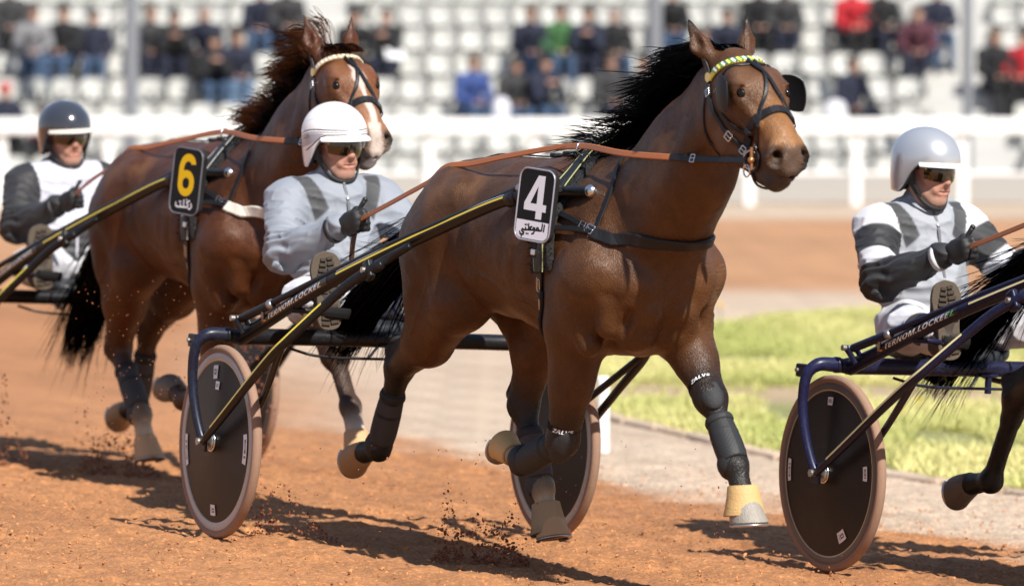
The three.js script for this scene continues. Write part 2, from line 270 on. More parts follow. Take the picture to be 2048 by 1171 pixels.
{ // infield grass: tufts of blades
  const rnd = rngOf(5), P = [], I = []; const blades = 9;
  for (let b = 0; b < blades; b++) { const a = rnd() * 6.28, r = .03 * rnd(), h = .03 + .04 * rnd(), bend = .02 + .045 * rnd(), w = .004, x = Math.cos(a) * r, z = Math.sin(a) * r, o = P.length / 3, cx = Math.cos(a), cz = Math.sin(a); P.push(x - cz * w, 0, z + cx * w, x + cz * w, 0, z - cx * w, x + cx * bend * .4 - cz * w * .8, h * .6, z + cz * bend * .4 + cx * w * .8, x + cx * bend * .4 + cz * w * .8, h * .6, z + cz * bend * .4 - cx * w * .8, x + cx * bend, h, z + cz * bend); I.push(o, o + 1, o + 3, o, o + 3, o + 2, o + 2, o + 3, o + 4); }
  const g = new THREE.BufferGeometry(); g.setAttribute('position', new THREE.Float32BufferAttribute(P, 3)); g.setIndex(I); g.computeVertexNormals();
  const list = []; for (let i = 0; i < 90000 && list.length < 52000; i++) { const d = 20 + 19 * rnd(), x = -.3 + (d * .125 + .3) * rnd(), z = -d; if (!insidePoly(x, z) || rnd() < pathBand(x, z) * .97 || noise(x * 1.7, 3, z * 1.1) < -.55 + .5 * rnd()) continue; list.push([x, z]); }
  const im = new THREE.InstancedMesh(g, new THREE.MeshPhysicalMaterial({ color: 0xffffff, roughness: .8, transmission: .3, thickness: 0 }), list.length), M = new THREE.Matrix4(), q = new THREE.Quaternion(), c = new THREE.Color();
  list.forEach(([x, z], i) => { const s = .6 + .7 * rnd(); q.setFromAxisAngle(V(0, 1, 0), rnd() * 6.28); M.compose(V(x, bank(x, z) - .006, z), q, V(s, s * (.6 + .5 * rnd()), s)); im.setMatrixAt(i, M); const t = clamp(.5 + noise(x * 1.2, 1, z * .9) * .6 + (rnd() - .5) * .5, 0, 1); im.setColorAt(i, c.setRGB(lerp(.50, .76, t), lerp(.53, .70, t), lerp(.15, .32, t))); });
  im.name = 'grass'; im.userData = { kind: 'stuff', label: 'short sunlit yellow-green infield grass', category: 'grass' }; shade(im); scene.add(im);
}
{ // dandelions in the grass
  const stemG = tube([[0, 0, 0], [.006, .05, .002], [.004, .1, 0]], .002, { n: 5 }), headG = new THREE.BufferGeometry();
  const P = [], I = []; for (let r = 0; r < 3; r++) for (let k = 0; k < 14; k++) { const a = k / 14 * 6.283 + r, R = .024 - r * .006, y = .1 + .006 * r, o = P.length / 3; P.push(.004, y - .002, 0, .004 + Math.cos(a - .15) * R, y + .006 * r, Math.sin(a - .15) * R, .004 + Math.cos(a + .15) * R, y + .006 * r, Math.sin(a + .15) * R); I.push(o, o + 1, o + 2); }
  headG.setAttribute('position', new THREE.Float32BufferAttribute(P, 3)); headG.setIndex(I); headG.computeVertexNormals();
  const ms = mat(.12, .2, .04), my = mat(.8, .52, .01, .8);
  for (const [px, py, s, lab] of [[1845, 815, 1.7, 'larger yellow dandelion in the grass left of the last upright flower'], [1905, 823, 1.25, 'yellow dandelion in the grass beside the larger one, nearer the right wheel'], [1987, 827, 1.2, 'yellow dandelion in the grass just left of the black hind leg'], [1838, 845, .8, 'small faint yellow dandelion below the larger one'], [1805, 860, .7, 'smallest yellow dandelion, lowest beside the right wheel'], [1770, 625, 1.2, 'far yellow dandelion behind the right driver'], [1440, 665, 1.3, 'far yellow dandelion beside the chest of horse number four']]) {
    const o = thing('dandelion', lab, 'flower', 'dandelions in the infield', onGround(px, py), px); o.scale.setScalar(s * 1.5); part('stem', stemG, ms, o); part('flower_head', headG, my, o);
  }
}
{ // kerb stones round the infield, most of them softened by sand
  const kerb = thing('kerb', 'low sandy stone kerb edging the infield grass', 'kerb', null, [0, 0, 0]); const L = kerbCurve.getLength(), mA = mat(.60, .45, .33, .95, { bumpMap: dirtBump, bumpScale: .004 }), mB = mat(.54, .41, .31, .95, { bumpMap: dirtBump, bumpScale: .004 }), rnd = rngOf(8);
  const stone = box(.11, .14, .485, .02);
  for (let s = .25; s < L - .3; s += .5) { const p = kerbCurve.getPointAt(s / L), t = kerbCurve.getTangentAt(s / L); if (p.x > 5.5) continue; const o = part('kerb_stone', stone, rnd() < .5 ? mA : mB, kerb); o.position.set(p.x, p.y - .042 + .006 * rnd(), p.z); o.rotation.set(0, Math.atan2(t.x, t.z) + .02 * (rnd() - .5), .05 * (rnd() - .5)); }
}
{ // white marker post at the inner edge
  const p = onGround(1206, 905), o = thing('marker_post', 'short white plastic marker post at the inner edge of the track', 'post', null, p), m = mat(.78, .77, .76, .45);
  part('post', new THREE.LatheGeometry([[0, 0], [.034, 0], [.034, .36], [.033, .382], [.028, .392], [0, .394]].map(a => new THREE.Vector2(...a)), 20), m, o);
  part('band', new THREE.LatheGeometry([[.0345, .2], [.0352, .2], [.0352, .24], [.0345, .24]].map(a => new THREE.Vector2(...a)), 20), mat(.72, .71, .72, .35), o);
}
// ---------- far fence, grandstand ----------
const FAR_Y = -.265, atDepth = (px, py, d) => [(px - 1024) / FPX * d, EYE - (py - HORIZON) * d / FPX, -d];
{
  const d = 66, white = mat(.8, .8, .79, .5), fence = thing('running_rail', 'long white running rail on square posts before the grandstand', 'fence', null, [0, FAR_Y, -d]);
  const [, yr] = atDepth(0, 252, d);
  for (let k = -4; k < 4; k++) { const o = part('rail', box(3.27, .25, .09, .03), white, fence); o.position.set(k * 3.28 + 1.64, yr - FAR_Y, 0); }
  for (let k = -6; k < 6; k++) { const x = (858 + 214 * k - 1024) / FPX * d; const o = part('post', box(.15, yr - FAR_Y - .1, .1, .01), white, fence); o.position.set(x, (yr - FAR_Y - .1) / 2, -.1); }
  for (let k = -4; k < 4; k++) { const o = part('lower_rail', box(3.27, .05, .04, .01), white, fence); o.position.set(k * 3.28 + 1.64, .5, -.18); }
}
const ROW0 = 69, RISE = .42, TREAD = .8, rowD = (k) => ROW0 + TREAD * k, rowY = (k) => FAR_Y - .03 + RISE * k;
{
  const concrete = mat(.50, .495, .475, .9, { bumpMap: dirtBump, bumpScale: .004 }), dark = mat(.46, .455, .44, .9);
  const st = thing('grandstand', 'stepped grey concrete grandstand with rows of white seats', 'grandstand', null, [0, FAR_Y, -ROW0]);
  const wall = part('front_wall', box(44, .44, .16, .01), mat(.36, .345, .325, .9), st); wall.position.set(0, .22, 1.0);
  for (let k = 0; k < 10; k++) { const o = part('tier', box(44, RISE, 9 - TREAD * k * .5, .01), k % 2 ? concrete : dark, st); o.position.set(0, rowY(k) - FAR_Y - RISE / 2 + .001 * k, -TREAD * k - (9 - TREAD * k * .5) / 2 + .5); }
  const stepG = box(1.15, RISE / 2, .4, .01);
  for (const sx of [-3.35, 7.55]) for (let k = 0; k < 9; k++) { const o = part('stair', stepG, concrete, st); o.position.set(sx, rowY(k) - FAR_Y + RISE / 4 + .001, -TREAD * k + .28 - .35); }
  const colM = mat(.22, .235, .26, .45, { metalness: .3 });
  for (const [px, w, lab] of [[262, .24, 'left grey steel column in front of the grandstand seats'], [1310, .24, 'middle grey steel column behind the head of horse number four'], [1936, .17, 'slim right grey steel column behind the silver helmet']]) {
    const d = 68.3, o = thing('steel_column', lab, 'column', 'grandstand columns', [(px - 1024) / FPX * d, FAR_Y, -d]);
    part('shaft', at(new THREE.CylinderGeometry(w / 2, w / 2, 7, 18), 0, 3.5, 0), colM, o); part('base_plate', at(box(w * 1.9, .03, w * 1.9), 0, .015, 0), colM, o);
  }
  // the seats: moulded shells, one object each
  const prof = [[.0, .40], [.10, .392], [.24, .385], [.36, .40], [.405, .45], [.422, .53], [.438, .62], [.45, .725], [.458, .735]], pos = [], tri = [], nU = 9;
  for (const side of [0, 1]) for (let i = 0; i < prof.length; i++) for (let u = 0; u < nU; u++) { const s = u / (nU - 1) * 2 - 1, [z, y] = prof[i], up = i / (prof.length - 1), half = .212 * (1 - .14 * Math.max(0, up - .75) * 4 * .7) , cup = .03 * s * s * s * s + .02 * s * s; pos.push(s * half, y + (i < 4 ? cup : 0) - (i >= 7 ? .035 * s ** 8 : 0) - side * (i < 4 ? .015 : 0), -z + (i >= 4 ? cup * 1.5 : 0) - side * (i >= 4 ? .015 : 0)); }
  const nn = prof.length * nU; for (let i = 1; i < prof.length; i++) for (let u = 1; u < nU; u++) { const a = i * nU + u; tri.push(a, a - 1, a - nU - 1, a, a - nU - 1, a - nU); const b = a + nn; tri.push(b, b - nU - 1, b - 1, b, b - nU, b - nU - 1); }
  const edge = []; for (let u = 0; u < nU; u++) edge.push(u); for (let i = 1; i < prof.length; i++) edge.push(i * nU + nU - 1); for (let u = nU - 2; u >= 0; u--) edge.push((prof.length - 1) * nU + u); for (let i = prof.length - 2; i >= 0; i--) edge.push(i * nU);
  for (let e = 1; e < edge.length; e++) { const a = edge[e - 1], b = edge[e]; tri.push(a, b, b + nn, a, b + nn, a + nn); }
  const shell = new THREE.BufferGeometry(); shell.setAttribute('position', new THREE.Float32BufferAttribute(pos, 3)); shell.setIndex(tri); const sg = shell.toNonIndexed(); sg.computeVertexNormals(); sg.deleteAttribute('uv');
  const legG = [box(.05, .4, .06).toNonIndexed(), at(box(.3, .03, .3), 0, .37, -.2).toNonIndexed()].map(g => { g.deleteAttribute('uv'); return g; });
  at(legG[0], 0, .19, -.3);
  const seatG = mergeGeometries([sg, ...legG]);
  const ms = [mat(.43, .43, .405, .5), mat(.40, .402, .38, .55), mat(.46, .46, .435, .5)], rnd = rngOf(77);
  for (let k = 0; k < 8; k++) { const d = rowD(k), pitch = .487; for (let n = -22; n < 22; n++) { const x = (n + .5) * pitch + (k % 2) * .06; if (Math.abs(x) > d * .138 || Math.abs(x + 3.35) < .72 || Math.abs(x - 7.55) < .7) continue;
    const o = single('stadium_seat', seatG, ms[Math.floor(rnd() * 3)], `moulded white plastic seat in row ${['one', 'two', 'three', 'four', 'five', 'six', 'seven', 'eight'][k]} of the grandstand, counted from the rail`, 'seat', `white seats of grandstand row ${k + 1}`); o.position.set(x, rowY(k), -d + .1); o.rotation.y = .03 * (rnd() - .5); } }
}
// ---------- horses ----------
// local axes of horses, sulkies and drivers: x = the animal's left, y up, z forward
function horseField(pose, C) {
  const B = C.body, D = C.dark, K = C.leg, F = C.face, M = C.muzzle, T = C.tan, p = [];
  const add = (a, b, ra, rb, o = {}) => p.push([...a, ...b, ra, rb, { c: B, ...o }]);
  const both = (fn) => { fn(-1); fn(1); };
  // trunk
  add([0, 1.125, 1.20], [0, 1.12, 1.55], .255, .285, { s: [.98, 1, 1], k: .1 });
  add([0, 1.12, 1.55], [0, 1.09, 1.84], .285, .285, { s: [.84, 1, 1], k: .1 });
  add([0, 1.09, 1.84], [0, 1.03, 2.06], .275, .19, { s: [.86, 1, 1], k: .1 });
  add([0, 1.14, 1.20], [0, 1.18, .88], .245, .235, { s: [1.04, 1, 1], k: .1 });
  add([0, 1.40, 1.78], [0, 1.36, 1.95], .06, .07, { s: [.7, 1, 1], k: .12 });           // withers
  add([0, 1.36, 1.0], [0, 1.345, 1.5], .06, .06, { k: .1 });                            // spine
  both(s => {
    add([s * .10, 1.22, .92], [s * .12, 1.13, .78], .195, .175, { k: .06 });            // rump
    add([s * .20, 1.30, 1.08], [s * .19, 1.24, 1.0], .045, .065, { k: .11 });          // point of hip
    add([s * .13, 1.08, .75], [s * .15, .92, .76], .13, .11, { k: .06 });               // buttock
    add([s * .12, 1.22, 1.98], [s * .19, 1.06, 2.08], .10, .105, { s: [.85, 1, 1], k: .07 });   // shoulder blade
    add([s * .17, 1.12, 1.86], [s * .175, .93, 1.86], .12, .105, { s: [.75, 1, 1], k: .06 });   // triceps
    add([s * .10, 1.03, 2.15], [s * .075, .87, 2.115], .105, .078, { k: .028 });           // breast muscles
  });
  both(s => {
    const groove = (a, b, ra, rb, k) => p.push([...a, ...b, ra, rb, { cut: 1, k }]);
    groove([s * .275, 1.24, 1.76], [s * .265, .93, 1.70], .016, .012, .05);       // behind the triceps
    groove([s * .255, 1.16, 1.99], [s * .235, .98, 1.95], .010, .012, .035);     // shoulder / arm
    groove([s * .21, 1.36, 2.0], [s * .225, 1.14, 2.17], .008, .012, .045);      // shoulder / neck
    groove([s * .30, 1.20, 1.17], [s * .29, 1.06, 1.21], .015, .012, .08);         // flank hollow
    groove([s * .275, 1.16, .80], [s * .245, .92, .76], .010, .012, .045);       // thigh
    groove([s * .235, 1.10, .70], [s * .215, .86, .64], .008, .010, .035);       // hamstring
    groove([s * .14, .93, 2.20], [s * .115, .80, 2.08], .012, .012, .03);        // breast / forearm
    groove([s * .10, 1.26, 2.36], [s * .085, 1.50, 2.60], .006, .008, .03);      // jugular
    for (let i = 0; i < 5; i++) groove([s * .30, 1.16 - .01 * i, 1.28 + .085 * i], [s * .285, .95, 1.25 + .085 * i], .010, .008, .03);   // ribs
    add([s * .235, 1.085, 2.02], [s * .225, 1.02, 2.05], .03, .035, { k: .05 });  // point of shoulder
    add([s * .06, .94, 2.185], [s * .105, .855, 2.12], .055, .046, { k: .016 }); add([s * .17, .97, 2.12], [s * .165, .89, 2.10], .055, .05, { k: .018 }); add([s * .215, .93, 1.98], [s * .19, .82, 2.0], .05, .045, { k: .02 });     // breast folds
    add([s * .20, .99, 1.84], [s * .195, .90, 1.87], .06, .05, { k: .03 });
  });
  p.push([0, 1.12, 2.31, 0, .86, 2.225, .016, .018, { cut: 1, k: .03 }]);
  add([0, .93, 1.75], [0, .875, 2.02], .14, .10, { k: .06 });                           // girth
  add([0, 1.245, .70], [0, 1.21, .60], .05, .04, { k: .06, c: B });                     // dock
  // hind legs
  for (const q of [pose.RH, pose.LH]) {
    const s = Math.sign(q.hock[0]);
    add([s * .14, 1.12, .92], q.stifle, .18, .105, { k: .07 });
    add([s * .14, 1.0, .80], q.gaskin, .15, .085, { k: .06 });
    add(q.stifle, q.gaskin, .105, .085, { k: .05 });
    add(q.gaskin, q.hock, .082, .052, { k: .04, c2: q.sock ? B : D });
    add(q.point, [lerp(q.point[0], q.gaskin[0], .75), lerp(q.point[1], q.gaskin[1], .75) + .02, lerp(q.point[2], q.gaskin[2], .75) - .05], .024, .032, { k: .03, c: K, c2: D });
    add(q.point, q.hock, .026, .046, { k: .03, c: K, c2: D });
    add(q.hock, [lerp(q.hock[0], q.fet[0], .25), lerp(q.hock[1], q.fet[1], .25), lerp(q.hock[2], q.fet[2], .25)], .052, .038, { k: .03, c: D, c2: K });
    add(q.hock, q.fet, .036, .034, { k: .02, c: K });
    add(q.fet, q.fet, .043, .043, { k: .03, c: K });
    add(q.fet, q.cor, .034, .041, { k: .02, c: q.white ? q.white : K, c2: q.white ?? K });
  }
  // fore legs
  for (const q of [pose.RF, pose.LF]) {
    const s = Math.sign(q.knee[0]);
    add([s * .17, 1.04, 2.0], q.elbow, .13, .105, { k: .06 });
    add(q.elbow, [lerp(q.elbow[0], q.knee[0], .5), lerp(q.elbow[1], q.knee[1], .5), lerp(q.elbow[2], q.knee[2], .5) + .012], .098, .072, { k: .05 });
    add([lerp(q.elbow[0], q.knee[0], .35), lerp(q.elbow[1], q.knee[1], .35), lerp(q.elbow[2], q.knee[2], .35) + .03], q.knee, .062, .045, { k: .04, c2: D });
    add(q.elbow, q.knee, .085, .044, { k: .04, c2: D });
    add(q.knee, q.knee, .052, .052, { k: .03, c: K });
    add(q.knee, q.fet, .036, .032, { k: .03, c: K });
    add(q.fet, q.fet, .04, .04, { k: .03, c: K });
    add(q.fet, q.cor, .035, .038, { k: .02, c: K, c2: q.white ?? K });
  }
  // neck
  add([0, 1.22, 2.02], [0, 1.44, 2.33], .225, .165, { s: [.70, 1, 1], k: .10 });
  add([0, 1.44, 2.33], [0, 1.635, 2.545], .165, .135, { s: [.60, 1, 1], k: .08 });
  add([0, 1.16, 2.14], [0, 1.38, 2.46], .12, .085, { s: [.9, 1, 1], k: .07 });
  both(s => add([s * .085, 1.20, 2.22], [s * .06, 1.52, 2.53], .07, .06, { s: [.7, 1, 1], k: .05 }));
  // head
  const h = (a, b, ra, rb, o = {}) => add(a, b, ra, rb, { c: F, k: .03, ...o });
  h([0, 1.735, 2.655], [0, 1.645, 2.785], .082, .098, { s: [.98, 1, 1], c: B, c2: F, k: .05 });
  h([0, 1.64, 2.79], [0, 1.525, 2.935], .090, .062, { s: [.82, 1, 1], c2: T });
  h([0, 1.525, 2.935], [0, 1.49, 2.985], .058, .045, { s: [.86, 1, 1], c: T, c2: T });
  h([0, 1.462, 2.978], [0, 1.425, 2.99], .047, .038, { s: [1.08, 1, 1], c: M, k: .022 });
  h([0, 1.462, 2.92], [0, 1.435, 2.96], .055, .045, { s: [.92, 1, 1], c: M });
  h([0, 1.388, 2.925], [0, 1.388, 2.958], .030, .025, { s: [1.2, 1, 1], c: M, c2: T, k: .008 });   // lower lip
  h([0, 1.415, 2.86], [0, 1.39, 2.92], .040, .036, { c: M, k: .02 });
  both(s => {
    h([s * .052, 1.60, 2.69], [s * .05, 1.565, 2.715], .115, .105, { s: [.46, 1, 1], c: B, c2: F, k: .04 });   // cheek
    h([s * .04, 1.50, 2.74], [s * .022, 1.425, 2.88], .062, .036, { s: [.7, 1, 1], c: F, c2: M, k: .03 });     // jaw
    h([s * .068, 1.715, 2.775], [s * .074, 1.68, 2.81], .032, .030, { c: F, k: .03 });                          // brow
    h([s * .078, 1.645, 2.825], [s * .058, 1.57, 2.90], .016, .014, { c: F, k: .025 });                         // facial crest
    h([s * .034, 1.505, 2.985], [s * .047, 1.458, 2.998], .026, .035, { c: T, c2: M, k: .018 });                   // nostril wing
    p.push([s * .042, 1.497, 3.024, s * .066, 1.452, 3.020, .012, .027, { cut: 1, k: .007 }]); p.push([s * .05, 1.47, 3.01, s * .03, 1.48, 2.97, .016, .008, { cut: 1, k: .006 }]);
    
    p.push([s * .085, 1.428, 2.905, s * .05, 1.405, 2.985, .004, .005, { cut: 1, k: .010 }]); p.push([s * .05, 1.405, 2.985, 0, 1.405, 3.01, .005, .005, { cut: 1, k: .010 }]);
    p.push([s * .10, 1.60, 2.86, s * .085, 1.53, 2.92, .016, .012, { cut: 1, k: .03 }]); p.push([s * .10, 1.50, 2.80, s * .09, 1.47, 2.85, .012, .01, { cut: 1, k: .03 }]); h([s * .082, 1.60, 2.81, ], [s * .07, 1.535, 2.875], .0045, .004, { c: F, k: .012 }); h([s * .096, 1.699, 2.80], [s * .083, 1.697, 2.85], .010, .008, { c: B, k: .010 }); h([s * .093, 1.642, 2.808], [s * .083, 1.645, 2.85], .008, .007, { c: B, k: .010 });                     // mouth line
    const e = s < 0 ? pose.earR : pose.earL;
    h([s * .055, 1.775, 2.62], e.mid, .026, .034, { s: [1, 1, .8], c: B, k: .025 });
    h(e.mid, e.tip, .032, .006, { s: [1, 1, .8], c: B, c2: K, k: .012 });
    p.push([e.mid[0] + .02 * s, e.mid[1] + .0, e.mid[2] + .022, lerp(e.mid[0], e.tip[0], .8) + .01 * s, lerp(e.mid[1], e.tip[1], .8), lerp(e.mid[2], e.tip[2], .8) + .012, .020, .004, { cut: 1, k: .012 }]);
  });
  // veins and tendon lines, raised a little from the skin
  const f0 = field(p, .03), vein = (l, r) => { const q = l.map(a => f0.onto(V(...a), -.0015).toArray()); for (let i = 1; i < q.length; i++) p.push([...q[i - 1], ...q[i], r, r * .9, { c: B, k: .012 }]); };
  both(s => {
    vein([[s * .28, 1.02, 1.30], [s * .28, .99, 1.42], [s * .27, .95, 1.52], [s * .26, .95, 1.62], [s * .25, .92, 1.70]], .006);
    vein([[s * .2, .98, 1.98], [s * .18, .92, 2.02], [s * .17, .84, 2.06]], .005);
    vein([[s * .26, 1.12, 1.95], [s * .255, 1.04, 1.90], [s * .24, .98, 1.92]], .005);
    vein([[s * .22, 1.0, .95], [s * .21, .93, .90], [s * .2, .87, .80], [s * .19, .80, .74]], .006);
    vein([[s * .09, 1.63, 2.83], [s * .08, 1.60, 2.86], [s * .075, 1.57, 2.865], [s * .07, 1.54, 2.88]], .0035);
  });
  return field(p, .03);
}
const HOOF = (() => { // local: y up out of the leg, +z toe; coronet at y=0, sole at y=-.085
  const rings = [[.012, .036, -.002], [0, .0445, 0], [-.012, .0465, .003], [-.05, .054, .014], [-.078, .060, .024], [-.085, .059, .026]], n = 22, pos = [], tri = [], uv = [];
  rings.forEach(([y, r, z], i) => { for (let k = 0; k <= n; k++) { const a = k / n * 2 * Math.PI, c = Math.cos(a), heel = c < -.55 ? .86 : 1; pos.push(Math.sin(a) * r * .95, y + (c < 0 ? -c * y * .0 : 0), z + c * r * 1.06 * heel); uv.push(k / n * .3, y); if (i && k < n) { const o = i * (n + 1) + k, m = o - n - 1; tri.push(m, o, o + 1, m, o + 1, m + 1); } } });
  const b = pos.length / 3; pos.push(0, -.08, .02); uv.push(0, 0); const o = (rings.length - 1) * (n + 1); for (let k = 0; k < n; k++) tri.push(b, o + k + 1, o + k);
  const g = new THREE.BufferGeometry(); g.setAttribute('position', new THREE.Float32BufferAttribute(pos, 3)); g.setAttribute('uv', new THREE.Float32BufferAttribute(uv, 2)); g.setIndex(tri); g.computeVertexNormals(); return g;
})();
const SHOE = (() => { const P = []; for (let i = 0; i <= 16; i++) { const a = -2.3 + 4.6 * i / 16; P.push([Math.sin(a) * .052, -.088, .026 + Math.cos(a) * .055]); } return tube(P, .007, { n: 6, sq: [1.2, .7] }); })();
const mStrapBoot = mat(.026, .026, .028, .6, { specularIntensity: .5 });
const BELL = new THREE.LatheGeometry([[.043, .03], [.049, .028], [.054, .0], [.062, -.035], [.068, -.05], [.066, -.054], [.060, -.05]].map(a => new THREE.Vector2(...a)), 26);
// white maker's lettering printed on the knee-boot straps, on the side away from the body midline
const mBootText = (() => { const c = document.createElement('canvas'); c.width = 256; c.height = 96; const x = c.getContext('2d'); x.fillStyle = '#0c0c0e'; x.fillRect(0, 0, 256, 96); x.fillStyle = '#e6e6ea'; x.font = 'italic bold 84px sans-serif'; x.fillText('ZALVE', 6, 78, 244); const t = new THREE.CanvasTexture(c); t.colorSpace = THREE.SRGBColorSpace; return new THREE.MeshStandardMaterial({ map: t, roughness: .6 }); })();
function arcText(a, b, ra, rb) { const T = b.clone().sub(a).normalize(), D = V(-.55, 0, .85); D.addScaledVector(T, -D.dot(T)).normalize(); const S = D.clone().cross(T), pos = [], uv = [], tri = [], n = 12; for (const [c, r, v] of [[a, ra, 1], [b, rb, 0]]) for (let i = 0; i <= n; i++) { const q = (i / n - .5) * 1.25; pos.push(...c.clone().addScaledVector(D, Math.cos(q) * r).addScaledVector(S, Math.sin(q) * r).toArray()); uv.push(i / n, v); } for (let i = 0; i < n; i++) tri.push(i, i + n + 1, i + 1, i + 1, i + n + 1, i + n + 2); const g = new THREE.BufferGeometry(); g.setAttribute('position', new THREE.Float32BufferAttribute(pos, 3)); g.setAttribute('uv', new THREE.Float32BufferAttribute(uv, 2)); g.setIndex(tri); g.computeVertexNormals(); return g; }
function limbFrame(o, from, to, toe) { // orient o: origin at from, -y towards to, +z near toe
  const y = V(...from).sub(V(...to)).normalize(), t = V(...toe); const z = t.addScaledVector(y, -t.dot(y)).normalize(), x = y.clone().cross(z);
  o.position.set(...from); o.quaternion.setFromRotationMatrix(new THREE.Matrix4().makeBasis(x, y, z));
}
const sleeve = (a, b, t0, t1, r0, r1, n = 7, bulge = .004) => { const P = [], R = []; for (let i = 0; i < n; i++) { const q = i / (n - 1), t = lerp(t0, t1, q); P.push([lerp(a[0], b[0], t), lerp(a[1], b[1], t), lerp(a[2], b[2], t)]); R.push(lerp(r0, r1, q) + bulge * Math.sin(q * Math.PI) - (i === 0 || i === n - 1 ? .003 : 0)); } return tube(P, R, { n: 18, seg: (n - 1) * 3 }); };
const mFuzzy = mat(.64, .46, .27, .95, { bumpMap: hairBump, bumpScale: .006 }), mBoot = mat(.014, .015, .017, .65, { bumpMap: clothBump, bumpScale: .002 }), mBootGrey = mat(.048, .045, .044, .8, { bumpMap: clothBump, bumpScale: .003 }), mStrapB = mat(.008, .008, .009, .75, { specularIntensity: .4 }), mTan = mat(.52, .34, .14, .65, { bumpMap: dirtBump, bumpScale: .002 }), mShoe = mat(.5, .5, .5, .35, { metalness: .9 });
const mHoofDark = mat(.15, .115, .085, .6, { bumpMap: hairBump, bumpScale: .002 }), mHoofPale = mat(.52, .31, .15, .6, { bumpMap: hairBump, bumpScale: .002 }), mHoofGrey = mat(.26, .235, .20, .55, { bumpMap: hairBump, bumpScale: .002 });
const mEye = mat(.006, .004, .003, .12, { specularIntensity: .7 });

